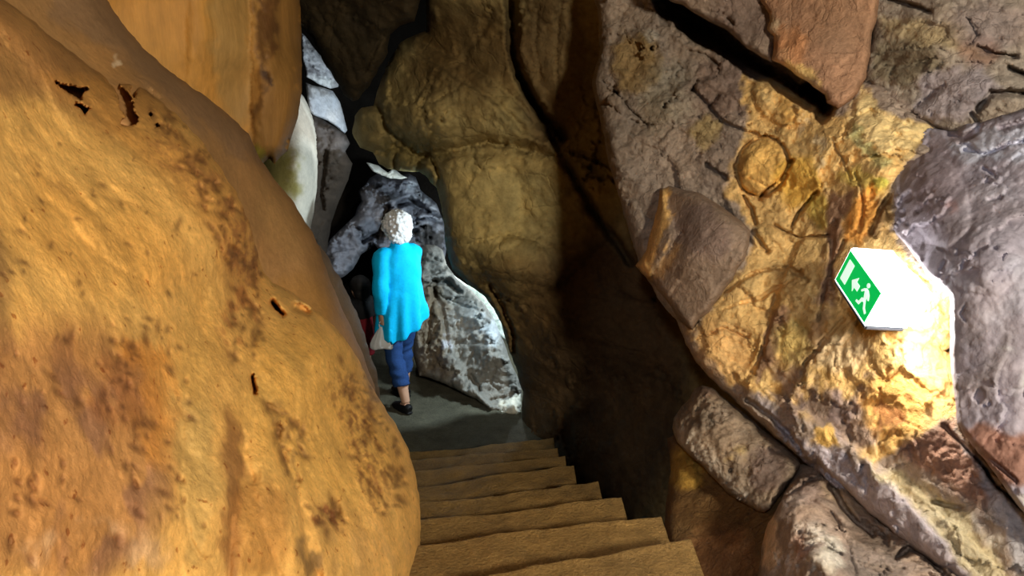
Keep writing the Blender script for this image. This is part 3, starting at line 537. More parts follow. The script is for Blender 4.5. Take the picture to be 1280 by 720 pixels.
thing_rock('smooth brown-grey triangular rock with an ochre left edge, jutting from the right wall', 'rock', 'jutting_rock',
     [(824, 236), (836, 232), (850, 236), (873, 240), (886, 248), (900, 257), (914, 266), (927, 277), (938, 288), (936, 306), (930, 325), (922, 336), (917, 346), (910, 356), (903, 368), (893, 380), (886, 390), (874, 398), (866, 412), (860, 410), (848, 398), (836, 380), (824, 364), (812, 350), (802, 342), (794, 332), (802, 322), (808, 312), (812, 296), (815, 282), (822, 262)],
     [(825, 238, 3.3), (795, 332, 3.36), (860, 410, 3.02), (937, 290, 2.88), (870, 300, 2.98), (830, 320, 3.12), (890, 360, 2.94)], (140, 118, 98), 'grey_rock', step=2.4, thick=.4, rnd=10, rdep=.12, big=(.02, 4), facet=(.01, 5), fine=(.006, 22), jag=.9,
     cracks=[([(812, 348), (826, 326), (844, 302), (852, 290)], 2.2, .03), ([(838, 372), (850, 352), (872, 346)], 2.4, .02), ([(860, 326), (880, 310)], 2, .015)],
     ledges=[([(826, 238), (832, 262), (838, 292), (822, 330), (806, 346)], .06, 6, 40)],
     paint=[([(820, 236), (834, 240), (838, 270), (830, 296), (818, 320), (806, 348), (790, 334), (806, 300), (812, 262)], (216, 168, 98), 4, .9), (ell(880, 290, 40, 30, 30), (118, 98, 90), 10, .6), ([(806, 346), (840, 300), (850, 306), (826, 352)], (178, 138, 84), 4, .6)], mottle=.1, seed=56)

thing_rock('blocky mottled grey wedge rock overhanging the right end of the steps', 'rock', 'wedge_rock',
     [(840, 536), (843, 522), (852, 508), (862, 498), (868, 486), (878, 481), (890, 484), (900, 494), (912, 502), (930, 516), (950, 534), (972, 552), (996, 572), (1000, 580), (992, 596), (984, 606), (976, 618), (966, 632), (956, 641), (948, 640), (938, 634), (925, 626), (912, 618), (902, 608), (890, 596), (880, 584), (868, 574), (856, 564), (846, 552)],
     [(842, 535, 3.2), (878, 484, 3.16), (950, 534, 2.86), (998, 578, 2.68), (955, 638, 2.64), (900, 606, 2.86), (915, 560, 2.84), (860, 545, 3.04)], (140, 120, 98), 'grey_rock', step=2.2, thick=.35, rnd=10, rdep=.10, big=(.03, 4), facet=(.05, 7), chip=(.014, 18), fine=(.016, 28), ridge=(.015, 9), jag=.9,
     cracks=[([(905, 566), (925, 556), (935, 560)], 2, .02)],
     paint=[([(842, 530), (866, 540), (896, 580), (930, 620), (955, 640), (920, 624), (880, 586), (844, 550)], (176, 160, 140), 6, .7), (ell(925, 570, 18, 14), (168, 140, 84), 6, .7, 1, 14), (ell(870, 520, 26, 16, 30), (98, 84, 68), 8, .7, 1, 14), (ell(885, 490, 12, 10), (120, 92, 76), 5, .6), (ell(960, 590, 24, 30), (122, 98, 88), 8, .6)], mottle=.22, seed=57)
thing_rock('shaded orange-brown rock face beneath the wedge rock, beside the steps', 'rock', 'orange_rock',
     [(834, 548), (850, 540), (900, 570), (960, 610), (985, 610), (985, 700), (965, 790), (830, 790), (832, 740), (838, 700), (830, 668), (832, 630), (838, 590)],
     [(838, 560, 3.35), (836, 640, 3.08), (900, 640, 2.95), (950, 650, 2.75), (900, 710, 2.7), (960, 780, 2.35), (840, 780, 2.6)], (108, 78, 42), 'ochre_rock', step=3, thick=.4, rnd=16, rdep=.14, big=(.03, 3), facet=(.02, 4), fine=(.01, 18), jag=1,
     bumps=[(ell(858, 590, 18, 18), .04, 10)], paint=[(ell(860, 585, 24, 26), (190, 148, 62), 8, .7), (ell(900, 700, 50, 40), (140, 90, 52), 14, .5)], mottle=.16, seed=58)  # base darkened for shade under the wedge; ochre patch paints the lit upper left
thing_rock('pale mottled boulder in the lower right corner under the sloping crack', 'boulder', 'pale_boulder',
     [(952, 684), (956, 664), (964, 648), (972, 634), (980, 618), (990, 600), (1000, 580), (1022, 580), (1044, 596), (1066, 614), (1084, 632), (1100, 644), (1118, 654), (1140, 668), (1160, 684), (1190, 708), (1215, 740), (1230, 800), (930, 800), (944, 730), (950, 704)],
     [(955, 680, 2.5), (1000, 590, 2.66), (1066, 620, 2.52), (1140, 675, 2.28), (1060, 660, 2.36), (1030, 690, 2.12), (960, 760, 2.28), (1100, 780, 1.82), (1000, 640, 2.4)], (158, 136, 118), 'grey_rock', step=2.5, thick=.4, rnd=12, rdep=.12, big=(.03, 4), facet=(.045, 5.5), chip=(.012, 16), fine=(.014, 26), ridge=(.012, 9), jag=1.1,
     cracks=[([(980, 622), (1000, 610), (1012, 600)], 3, .06), ([(1040, 606), (1052, 630), (1068, 650), (1090, 668)], 5, .12), ([(1122, 696), (1136, 684), (1156, 690), (1170, 706), (1186, 724)], 5, .12), ([(1040, 640), (1060, 680), (1070, 720)], 2, .03), ([(1080, 650), (1110, 674)], 3, .06)],
     paint=[(ell(1010, 684, 40, 34), (214, 200, 180), 8, .8, 1, 9), (ell(964, 680, 10, 34), (226, 190, 150), 5, .8), (ell(1040, 690, 14, 26), (206, 196, 176), 6, .6), (ell(1000, 684, 8, 14), (150, 112, 90), 4, .7), (ell(1090, 700, 40, 34), (116, 102, 90), 10, .7), (ell(1020, 615, 26, 14, 30), (128, 104, 90), 8, .6), (ell(1050, 620, 30, 10, 40), (176, 150, 116), 5, .5)], mottle=.2, seed=59)

SIGN_E = 9.0
SIGN_W = 9.0
KEY_W = 600.0
SPOT_W = 120.0
NICHE = (.36, .40, 5.55)
NICHE_W = 115.0
REAR_W = 24.0
ALC_W = 14.0
# ------------------------------------------------------------------ landing floor
def grid_floor():
    xs = np.linspace(-3.2, 1.9, 150); ys = np.linspace(.6, 9.4, 230)
    X, Y = np.meshgrid(xs, ys); P = np.c_[X.ravel(), Y.ravel(), np.zeros(X.size)]
    # the landing ends along the last nosing
    yl = nos(8 - 1, P[:, 0])[0] - .02
    # and the bedrock under the steps climbs back towards the entrance
    under = np.clip((yl - P[:, 1]) / .05, 0, 1)
    P[:, 2] = -.34 * under + .35 * np.maximum(yl - P[:, 1], 0)
    P[:, 2] += .10 * under * fbm(P * 2.2, 3, 15)
    P[:, 2] += .012 * fbm(P * 3, 3, 5) + .006 * fbm(P * 14, 3, 6)
    n = 150; F = []
    for i in range(len(ys) - 1):
        for j in range(n - 1):
            a = i * n + j; F.append((a, a + 1, a + n + 1, a + n))
    C = np.tile(lin((92, 88, 72)), (len(P), 1)) * (1 + .25 * fbm(P * 6, 4, 9)[:, None])
    o = mesh_obj('floor', P, F, 'step_stone', cols=np.clip(C, 0, 1)); structure(o)

# nosing k: height below the eye 1.43 + .14 k; passes (0, 2.07 + .4 k), running off to the far right
A_, B_ = onz(517, 684, EYE[2] - 1.57), onz(829, 643, EYE[2] - 1.57)
SL = (B_[1] - A_[1]) / (B_[0] - A_[0])
def zt(k): return EYE[2] - (1.43 + .14 * k)
def nos(k, x):
    x = np.asarray(x, float)
    skew = SL * (1 - .035 * k)
    return 2.07 + .4 * k + skew * x + .018 * np.sin(3.1 * x + 1.7 * k) , None
RIGHT = {-3: .45, -2: .45, -1: .52, 0: .56, 1: .54, 2: .45, 3: .40, 4: .32, 5: .30, 6: .28, 7: .28}
stair = bpy.data.objects.new('stone_staircase', None); COL.objects.link(stair)
stair.location = (0, 3.4, 0)
tag(stair, 'worn ochre stone steps leading down to the landing where the visitor walks', 'staircase')
bpy.context.view_layer.update()
for k in range(-3, 8):
    xl, xr = (-.75 if k < 4 else -1.15), RIGHT[k]
    nx, ny = 90, 26
    us = np.linspace(xl, xr, nx)
    V = []; z = zt(k)
    yb = nos(k - 1, us)[0] - .06; yf = nos(k, us)[0]
    prof = []       # (fraction along the tread, extra y, z)
    for t in np.linspace(0, 1, ny): prof.append((t, 0, 0))
    R_ = .022
    rows = []
    for t in np.linspace(0, 1, ny):
        rows.append(np.c_[us, yb + (yf - R_ - yb) * t, np.full(nx, z)])
    for a in (22, 45, 68, 90):
        a = math.radians(a)
        rows.append(np.c_[us, yf - R_ + R_ * math.sin(a), np.full(nx, z - R_ + R_ * math.cos(a))])
    for h in (.05, .09, .15, .24):
        rows.append(np.c_[us, yf + 0 * us - .012 * (h > .06), np.full(nx, z - h)])
    nr = len(rows); V = np.concatenate(rows)
    nz = .010 * fbm(V * [3, 5, 5], 3, 30 + k) + .007 * fbm(V * 16, 3, 60 + k)
    dish = -.012 * np.exp(-((V[:, 0] - (xl + xr) / 2) / .3) ** 2) * (V[:, 2] > z - .05)
    V[:, 2] += nz + dish
    V[:, 1] += .012 * fbm(V * 7 + 3, 3, 80 + k) * (np.repeat(np.arange(nr), nx) >= ny - 3)
    n0 = len(V)
    # underside and back
    Vb = np.r_[rows[0] - [0, 0, .24], ]
    V = np.r_[V, Vb]
    F = []
    for r in range(nr - 1):
        for i in range(nx - 1):
            a = r * nx + i; F.append((a, a + 1, a + nx + 1, a + nx))
    for i in range(nx - 1):
        F.append((n0 + i, n0 + i + 1, i + 1, i)); F.append(((nr - 1) * nx + i, (nr - 1) * nx + i + 1, n0 + i + 1, n0 + i))
    F.append([r * nx for r in range(nr)] + [n0]); F.append([r * nx + nx - 1 for r in range(nr)][::-1] + [n0 + nx - 1])
    C = np.tile(lin((152, 118, 64)), (len(V), 1))
    C = C * (1 + .22 * fbm(V * 7, 4, 90 + k)[:, None])
    wear = np.clip(.5 + 1.2 * fbm(V * [3, 3, 8], 3, 99 + k), 0, 1)[:, None] * .4
    C = C * (1 - wear) + lin((112, 88, 54)) * wear
    # paler band along the nosing
    rowi = np.r_[np.repeat(np.arange(nr), nx), np.zeros(nx)]
    e = (np.exp(-((rowi - (ny + 1)) / 3.0) ** 2) * .55)[:, None]
    C = C * (1 - e) + lin((190, 152, 90)) * e
    o = mesh_obj('step', V - np.array(stair.location), F, 'step_stone', parent=stair, cols=np.clip(C, 0, 1))
grid_floor()

# ------------------------------------------------------------------ figures
def frames(pts):
    pts = np.asarray(pts, float); T = np.gradient(pts, axis=0); T /= np.linalg.norm(T, axis=1)[:, None]
    return pts, T

def tube(bm, pts, rad, seg=14, ref=(0, 1, 0), sub=4):
    """smooth tapered limb through pts; rad = (across, along ref) per point"""
    pts = np.asarray(pts, float); rad = np.array([(r, r) if np.isscalar(r) else r for r in rad], float)
    t = np.arange(len(pts)); tt = np.linspace(0, len(pts) - 1, (len(pts) - 1) * sub + 1)
    def cat(a):
        out = []
        for u in tt:
            i = min(int(u), len(a) - 2); f = u - i
            p0, p1, p2, p3 = a[max(i - 1, 0)], a[i], a[i + 1], a[min(i + 2, len(a) - 1)]
            out.append(.5 * ((2 * p1) + (-p0 + p2) * f + (2 * p0 - 5 * p1 + 4 * p2 - p3) * f * f + (-p0 + 3 * p1 - 3 * p2 + p3) * f ** 3))
        return np.array(out)
    P, T = frames(cat(pts)); Rr = np.maximum(cat(rad), .002)
    rings = []
    ref = np.asarray(ref, float)
    for p, t_, r in zip(P, T, Rr):
        a = np.cross(ref, t_); a /= np.linalg.norm(a) + 1e-9; b = np.cross(t_, a)
        rings.append([bm.verts.new(p + a * r[0] * math.cos(q) + b * r[1] * math.sin(q)) for q in np.linspace(0, 2 * math.pi, seg, endpoint=False)])
    for A, B in zip(rings, rings[1:]):
        for i in range(seg):
            bm.faces.new((A[i], A[(i + 1) % seg], B[(i + 1) % seg], B[i]))
    for R_, s in ((rings[0], -1), (rings[-1], 1)):
        c = np.mean([v.co for v in R_], axis=0)
        cap = bm.verts.new(c + (P[0] - P[1] if s < 0 else P[-1] - P[-2]) * .25)
        for i in range(seg):
            f = (R_[i], R_[(i + 1) % seg], cap)
            bm.faces.new(f if s > 0 else f[::-1])

def ball(bm, c, r, u=20, v=14):
    m = Matrix.Translation(c) @ Matrix.Diagonal((*r, 1))
    bmesh.ops.create_uvsphere(bm, u_segments=u, v_segments=v, radius=1, matrix=m)

def fuse(name, bm, mat, voxel, parent, smooth=3):
    """one continuous surface out of overlapping limbs"""
    bmesh.ops.recalc_face_normals(bm, faces=bm.faces)
    me = bpy.data.meshes.new('tmp'); bm.to_mesh(me); bm.free()
    t = bpy.data.objects.new('tmp', me); COL.objects.link(t)
    r = t.modifiers.new('r', 'REMESH'); r.mode = 'VOXEL'; r.voxel_size = voxel
    s = t.modifiers.new('s', 'SMOOTH'); s.iterations = smooth; s.factor = .5
    dg = bpy.context.evaluated_depsgraph_get()
    m2 = bpy.data.meshes.new_from_object(t.evaluated_get(dg))
    bpy.data.objects.remove(t); bpy.data.meshes.remove(me)
    m2.name = name; m2.materials.clear(); m2.materials.append(MATS[mat])
    m2.polygons.foreach_set('use_smooth', [True] * len(m2.polygons))
    o = bpy.data.objects.new(name, m2); COL.objects.link(o)
    if parent is not None: o.parent = parent
    return o

def relief(o, fn):
    """move each vertex along its normal by fn(co)"""
    me = o.data; n = len(me.vertices)
    co = np.empty(n * 3); me.vertices.foreach_get('co', co); co = co.reshape(-1, 3)
    no = np.empty(n * 3); me.vertex_normals.foreach_get('vector', no); no = no.reshape(-1, 3)
    me.vertices.foreach_set('co', (co + no * fn(co)[:, None]).ravel()); me.update()

plain('skin', (206, 160, 132), .6, nscale=30, nvar=.1)
plain('white_hair', (222, 218, 216), .75, nscale=70, nvar=.25, bump=.5)
plain('turquoise_cloth', (6, 190, 246), .8, nscale=60, nvar=.08, bump=.15, spec=.15)
plain('blue_denim', (42, 72, 124), .85, nscale=90, nvar=.2, bump=.2, spec=.15)
plain('black_shoe', (22, 21, 22), .55)
plain('black_cloth', (18, 17, 18), .85, nscale=60)
plain('red_cloth', (110, 16, 26), .85, nscale=60)
plain('dark_hair', (26, 22, 20), .7, nscale=60)
plain('white_plastic_film', (226, 226, 224), .45, nscale=14, nvar=.06, bump=.4)

def hand(bm, wrist, dirn, palm_n, side, curl=.6, s=1.):
    """palm and five bent fingers. dirn: wrist towards knuckles; palm_n: out of the palm; side: towards the thumb"""
    w = np.asarray(wrist, float); d = np.asarray(dirn, float) / np.linalg.norm(dirn); n = np.asarray(palm_n, float); n -= d * (n @ d); n /= np.linalg.norm(n)
    sd = np.asarray(side, float); sd -= d * (sd @ d) + n * (sd @ n); sd /= np.linalg.norm(sd)
    tube(bm, [w - d * .03 * s, w + d * .02 * s, w + d * .055 * s, w + d * .088 * s], [(.024 * s, .019 * s), (.032 * s, .016 * s), (.038 * s, .015 * s), (.034 * s, .012 * s)], 12, ref=n, sub=3)
    for i, (off, L) in enumerate(((.028, .070), (.010, .080), (-.009, .074), (-.027, .058))):
        p = w + d * .075 * s + sd * off * s; a = curl * (.5 + .12 * i); pts = [p]; ang = 0
        for seg in (.0, .45, .3, .25):
            ang += a if seg else 0
            if seg: pts.append(pts[-1] + (d * math.cos(ang) + n * math.sin(ang)) * L * seg * s)
        tube(bm, pts, [.0095 * s, .0092 * s, .0085 * s, .0072 * s], 8, ref=sd, sub=3)
    p = w + d * .025 * s + sd * .026 * s
    q = p + (sd * .75 + d * .5 + n * .25) * .035 * s; r = q + (d * .85 + n * .5 + sd * .1) * .030 * s
    tube(bm, [p - sd * .012 * s, p, q, r], [.012 * s, .0125 * s, .0105 * s, .008 * s], 8, ref=n, sub=3)

def face(bm, c, fwd, s=1.):
    """skull, jaw, nose, brow, lips, ears. c: centre of the head; fwd in the x-y plane"""
    f = np.array([fwd[0], fwd[1], 0], float); f /= np.linalg.norm(f); r = np.array([f[1], -f[0], 0]); u = np.array([0, 0, 1.]); c = np.asarray(c, float)
    m = Matrix(((r[0], f[0], u[0]), (r[1], f[1], u[1]), (r[2], f[2], u[2])))
    def el(p, rad):
        q = c + r * p[0] * s + f * p[1] * s + u * p[2] * s
        bmesh.ops.create_uvsphere(bm, u_segments=18, v_segments=12, radius=1, matrix=Matrix.Translation(q) @ m.to_4x4() @ Matrix.Diagonal((rad[0] * s, rad[1] * s, rad[2] * s, 1)))
    el((0, -.008, .025), (.073, .092, .085)); el((0, .020, -.035), (.060, .068, .070)); el((0, .046, -.085), (.034, .034, .026))
    el((0, .094, -.022), (.011, .018, .015)); el((0, .086, .004), (.008, .014, .024)); el((0, .080, .030), (.050, .014, .010))
    el((0, .082, -.056), (.022, .010, .005)); el((0, .081, -.065), (.019, .010, .005)); el((.032, .066, -.026), (.020, .018, .018)); el((-.032, .066, -.026), (.020, .018, .018))
    el((.030, .079, .012), (.013, .008, .008)); el((-.030, .079, .012), (.013, .008, .008))
    el((.074, -.004, -.008), (.008, .020, .032)); el((-.074, -.004, -.008), (.008, .020, .032))

# --- the visitor in turquoise: walks away, heading to the left (local: +y ahead, +x her right)
HEAD = math.radians(38)
footA = onz(507, 515, 0.0)
def rotz(p, a): return np.array([p[0] * math.cos(a) - p[1] * math.sin(a), p[0] * math.sin(a) + p[1] * math.cos(a), p[2]])
vis = bpy.data.objects.new('person', None); COL.objects.link(vis)
LF, RF = np.array([-.085, -.16, 0]), np.array([.085, .17, 0])
VS = .925
base = footA - rotz(LF, HEAD) * VS
vis.location = (base[0], base[1], 0.004); vis.rotation_euler = (0, 0, HEAD); vis.scale = (VS,) * 3
tag(vis, 'white-haired person in turquoise top and blue cropped jeans walking away with a white bag', 'person')

LSH, RSH = (-.155, -.005, 1.295), (.140, .01, 1.295)
LEL, LWR = (-.225, -.07, 1.045), (-.205, -.035, .835)
REL, RWR = (.165, .09, 1.06), (.06, .25, 1.0)
bm = bmesh.new()
# trunk and neck
tube(bm, [(0, 0, .80), (0, -.01, .92), (0, 0, 1.05), (0, .0, 1.18), (0, -.01, 1.29), (0, -.015, 1.355), (0, .0, 1.40), (0, .015, 1.46)], [(.150, .105), (.155, .110), (.135, .095), (.145, .098), (.135, .082), (.070, .058), (.050, .050), (.05, .052)], 20)
for s_, hp, kn, an, ft in ((-1, (-.085, 0, .84), (-.088, -.01, .46), (-.085, -.17, .085), LF), (1, (.085, 0, .84), (.09, .13, .47), (.085, .14, .085), RF)):
    tube(bm, [hp, (np.array(hp) + kn) / 2 + [0, .01, 0], kn, (np.array(kn) * .6 + np.array(an) * .4) + [0, -.015, 0], an], [.085, .078, .054, .052, .036], 14)
    tube(bm, [np.array(an) + [0, -.03, -.03], np.array(an) + [0, .05, -.045], np.array(an) + [0, .12, -.06], np.array(an) + [0, .165, -.066]], [(.032, .035), (.036, .03), (.040, .02), (.03, .014)], 12, ref=(0, 0, 1))
for sh, el_, wr in ((LSH, LEL, LWR), (RSH, REL, RWR)):
    tube(bm, [np.array(sh) * [.7, 1, 1], sh, (np.array(sh) + el_) / 2, el_, (np.array(el_) * .55 + np.array(wr) * .45), wr], [.05, .052, .046, .038, .036, .024], 12)
hand(bm, LWR, (np.array(LWR) - LEL) * [.3, .3, 1], (1, 0, 0), (0, 1, 0), curl=1.1)
hand(bm, RWR, (np.array(RWR) - REL), (-1, 0, 0), (0, .2, 1), curl=.7)
HC = (0.0, .035, 1.505)
face(bm, HC, (-.15, 1))
body = fuse('body', bm, 'skin', .0065, vis, 4)

bm = bmesh.new()       # tunic: loose, flaring to the hem, long sleeves
tube(bm, [(0, .0, .665), (0, -.003, .73), (0, -.005, .85), (0, -.01, .98), (0, -.012, 1.10), (0, -.014, 1.22), (0, -.014, 1.305), (0, -.012, 1.35), (0, -.004, 1.40)],
     [(.235, .185), (.228, .178), (.208, .160), (.188, .145), (.180, .135), (.178, .130), (.150, .108), (.092, .080), (.068, .066)], 28)
for sh, el_, wr in ((LSH, LEL, LWR), (RSH, REL, RWR)):
    sh, el_, wr = map(np.array, (sh, el_, wr))
    tube(bm, [sh * [.6, 1, 1] + [0, 0, .0], sh + [0, 0, -.005], (sh + el_) / 2, el_, el_ * .5 + wr * .5, el_ * .06 + wr * .94], [.064, .074, .066, .060, .054, .045], 14)
tun = fuse('tunic', bm, 'turquoise_cloth', .011, vis, 5)
def folds(c):
    a = np.arctan2(c[:, 1], c[:, 0]); low = sstep(1.15, .68, c[:, 2]); q = c * [6, 6, 2]
    diag = c[:, 2] * 14 + c[:, 0] * 9
    return low * .012 * np.sin(a * 9 + 3 * vnoise(c * 3, 4)) + .006 * fbm(c * 9, 3, 8) + .004 * np.sin(diag * 2 + 4 * vnoise(c * 5, 2)) * sstep(.9, 1.1, c[:, 2])
relief(tun, folds)
for v in tun.data.vertices:       # the hem hangs lower on her left
    if abs(v.co.x) < .26 and v.co.z < .95: v.co.z += (.46 * v.co.x + .01) * float(sstep(.95, .66, v.co.z)) * (1 if v.co.x > -.17 else .5)

bm = bmesh.new()       # cropped jeans
tube(bm, [(0, -.002, .70), (0, -.004, .80), (0, -.004, .90), (0, 0, .98)], [(.15, .115), (.168, .125), (.165, .122), (.15, .112)], 22)
for hp, kn, hem in (((-.085, 0, .84), (-.088, -.01, .46), (-.086, -.125, .215)), ((.085, 0, .84), (.09, .125, .47), (.087, .135, .225))):
    hp, kn, hem = map(np.array, (hp, kn, hem))
    tube(bm, [hp, (hp + kn) / 2 + [0, .008, 0], kn, kn * .45 + hem * .55, hem], [.098, .092, .073, .074, .070], 16)
jeans = fuse('cropped_jeans', bm, 'blue_denim', .010, vis, 3)
relief(jeans, lambda c: .005 * np.sin(c[:, 2] * 60 + 5 * vnoise(c * 8, 3)) * sstep(.62, .4, c[:, 2]) + .004 * fbm(c * 12, 2, 4))

for an in ((-.085, -.17, .085), (.085, .14, .085)):      # flat slip-on shoes
    an = np.array(an); bm = bmesh.new()
    tube(bm, [an + [0, -.062, -.048], an + [0, -.03, -.042], an + [0, .04, -.050], an + [0, .12, -.058], an + [0, .172, -.066], an + [0, .195, -.070]], [(.026, .026), (.040, .038), (.042, .034), (.047, .026), (.036, .018), (.016, .010)], 16, ref=(0, 0, 1))
    tube(bm, [an + [0, -.066, -.078], an + [0, .0, -.079], an + [0, .12, -.079], an + [0, .198, -.077]], [(.028, .009), (.043, .008), (.050, .008), (.018, .007)], 16, ref=(0, 0, 1))
    fuse('shoe', bm, 'black_shoe', .006, vis, 2)

bm = bmesh.new()       # short curly white hair, open at the face
hc = np.array(HC)
ball(bm, hc + [0, -.028, .030], (.124, .124, .118)); ball(bm, hc + [0, -.070, -.03], (.104, .075, .100)); ball(bm, hc + [.07, -.02, -.02], (.035, .06, .065)); ball(bm, hc + [-.07, -.02, -.02], (.035, .06, .065)); ball(bm, hc + [0, .05, .075], (.075, .05, .04))
hair = fuse('hair', bm, 'white_hair', .0075, vis, 2)
def curls(c):
    f1, f2, _, _ = worley(c * 38, 5)
    return .018 * (0.55 - f1) + .012 * fbm(c * 22, 2, 3)
relief(hair, curls)

# --- the white bag in her left hand
hb = np.array(LWR) + np.array([.0, .0, -.10])
bw = base + rotz(hb, HEAD) * VS
bm = bmesh.new(); rings = []
prof = [(.0, .012, .010), (-.015, .020, .014), (-.035, .034, .022), (-.065, .052, .032), (-.10, .070, .040), (-.135, .083, .044), (-.160, .084, .042), (-.172, .074, .034)]
for z_, a_, b_ in prof:
    rings.append([bm.verts.new((a_ * math.cos(q) * (1 + .10 * math.sin(5 * q + z_ * 9) * min(1, -z_ * 12)), b_ * math.sin(q) * (1 + .12 * math.sin(7 * q + 1)), z_ + .006 * math.sin(3 * q) * (z_ < -.02))) for q in np.linspace(0, 2 * math.pi, 40, endpoint=False)])
for A, B in zip(rings, rings[1:]):
    for i in range(40): bm.faces.new((A[i], B[i], B[(i + 1) % 40], A[(i + 1) % 40]))
bm.faces.new(rings[-1][::-1]); bm.faces.new(rings[0])
bmesh.ops.recalc_face_normals(bm, faces=bm.faces)
me = bpy.data.meshes.new('bag_body'); bm.to_mesh(me); bm.free()
me.materials.append(MATS['white_plastic_film']); me.polygons.foreach_set('use_smooth', [True] * len(me.polygons))
bag = bpy.data.objects.new('carrier_bag', None); COL.objects.link(bag); bag.location = tuple(bw); bag.rotation_euler = (0, 0, math.radians(8))
tag(bag, 'small white bag hanging from the left hand of the person in turquoise', 'bag')
ob = bpy.data.objects.new('bag_body', me); COL.objects.link(ob); ob.parent = bag
bm = bmesh.new()
for s_ in (-1, 1):
    tube(bm, [(-.012, s_ * .006, -.012), (-.016, s_ * .010, .025), (0, s_ * .012, .045), (.016, s_ * .010, .025), (.012, s_ * .006, -.012)], [(.006, .002)] * 5, 8, sub=4)
fuse('handle', bm, 'white_plastic_film', .004, bag, 1)

# --- a second, smaller visitor ahead, nearly hidden by the left-hand rock
kid = bpy.data.objects.new('person', None); COL.objects.link(kid)
kb = onz(457, 482, 0.0)
kid.location = (kb[0], kb[1], .004); kid.rotation_euler = (0, 0, math.radians(40))
tag(kid, 'person in black top and red shorts, mostly hidden behind the left rock', 'person')
S = .55
def sc(p): return tuple(np.asarray(p, float) * S)
bm = bmesh.new()
tube(bm, [sc(p) for p in ((0, 0, .80), (0, 0, .92), (0, 0, 1.05), (0, 0, 1.18), (0, -.01, 1.29), (0, -.012, 1.355), (0, 0, 1.40), (0, .015, 1.46))], [sc(r) for r in ((.145, .11), (.15, .115), (.135, .10), (.145, .105), (.16, .09), (.09, .07), (.05, .05), (.05, .05))], 18)
for s_ in (-1, 1):
    tube(bm, [sc((s_ * .085, 0, .84)), sc((s_ * .088, .02 * s_, .65)), sc((s_ * .088, .05 * s_, .46)), sc((s_ * .085, .02 * s_, .28)), sc((s_ * .085, .0, .085))], [.085 * S, .078 * S, .054 * S, .05 * S, .036 * S], 12)
    tube(bm, [sc((s_ * .085, -.03, .055)), sc((s_ * .085, .05, .04)), sc((s_ * .088, .12, .03)), sc((s_ * .088, .16, .022))], [(.03 * S, .03 * S), (.036 * S, .03 * S), (.04 * S, .02 * S), (.028 * S, .014 * S)], 10, ref=(0, 0, 1))
    e, w = np.array((s_ * .23, -.03, 1.05)) * S, np.array((s_ * .245, .05, .83)) * S
    tube(bm, [sc((s_ * .12, 0, 1.31)), sc((s_ * .165, 0, 1.30)), (np.array((s_ * .165, 0, 1.31)) * S + e) / 2, e, (e + w) / 2, w], [.05 * S, .05 * S, .045 * S, .038 * S, .034 * S, .024 * S], 12)
    hand(bm, w, (0, .1, -1), (-s_, 0, 0), (0, 1, 0), curl=.35, s=.8)
face(bm, np.array((0, .035, 1.505)) * S, (0, 1), s=.85)
fuse('body', bm, 'skin', .0065, kid, 3)
bm = bmesh.new()
tube(bm, [sc(p) for p in ((0, 0, 1.07), (0, 0, 1.10), (0, -.01, 1.14), (0, -.012, 1.22), (0, -.012, 1.305), (0, -.012, 1.35), (0, -.006, 1.38))], [sc(r) for r in ((.19, .15), (.18, .14), (.175, .135), (.18, .13), (.165, .11), (.098, .082), (.07, .066))], 22)
for s_ in (-1, 1):
    tube(bm, [sc((s_ * .10, 0, 1.31)), sc((s_ * .165, 0, 1.30)), sc((s_ * .2, -.015, 1.17)), sc((s_ * .222, -.027, 1.06))], [.062 * S, .07 * S, .064 * S, .06 * S], 12)
fuse('top', bm, 'black_cloth', .010, kid, 3)
bm = bmesh.new()
tube(bm, [sc(p) for p in ((0, 0, .62), (0, 0, .80), (0, 0, 1.0), (0, 0, 1.13))], [sc(r) for r in ((.14, .12), (.17, .135), (.165, .13), (.155, .12))], 20)
for s_ in (-1, 1): tube(bm, [sc((s_ * .085, 0, .82)), sc((s_ * .095, .02 * s_, .65)), sc((s_ * .1, .045 * s_, .47))], [.1 * S, .1 * S, .098 * S], 14)
fuse('shorts', bm, 'red_cloth', .010, kid, 2)
for s_ in (-1, 1):
    an = np.array((s_ * .085, 0, .085)) * S; bm = bmesh.new()
    tube(bm, [an + [0, -.05, -.034], an + [0, 0, -.03], an + [0, .07, -.038], an + [0, .12, -.043], an + [0, .14, -.047]], [(.024, .022), (.034, .032), (.036, .024), (.03, .016), (.014, .010)], 14, ref=(0, 0, 1))
    fuse('shoe', bm, 'black_shoe', .006, kid, 1)
bm = bmesh.new(); hc = np.array((0, .035, 1.505)) * S
ball(bm, hc + [0, -.02, .03], (.080, .092, .085)); ball(bm, hc + [0, -.05, -.02], (.070, .05, .07))
relief(fuse('hair', bm, 'dark_hair', .008, kid, 2), lambda c: .004 * fbm(c * 25, 2, 3))

# ------------------------------------------------------------------ exit sign
# directions fitted to the photograph: X along the sign, Y its upward, Z out of its face
cam2w = np.c_[RT, UP, -FW]
def c2w(v): return cam2w @ np.asarray(v, float)
corn = [EYE + c2w(p) for p in ((1.02256896, .12559027, -2.41829557), (1.04511154, -.01356998, -2.24939839), (1.02482366, -.11400475, -2.32944227), (1.00228108, .02515549, -2.49833945))]
W_, H_, D_ = .22, .13, .103
X_ = (corn[1] - corn[0]) / W_; Y_ = (corn[0] - corn[3]) / H_; Z_ = np.cross(X_, Y_)
cen = sum(corn) / 4
sign = bpy.data.objects.new('exit_sign', None); COL.objects.link(sign)
sign.matrix_world = Matrix(((X_[0], Y_[0], Z_[0], cen[0] - Z_[0] * D_), (X_[1], Y_[1], Z_[1], cen[1] - Z_[1] * D_), (X_[2], Y_[2], Z_[2], cen[2] - Z_[2] * D_), (0, 0, 0, 1)))
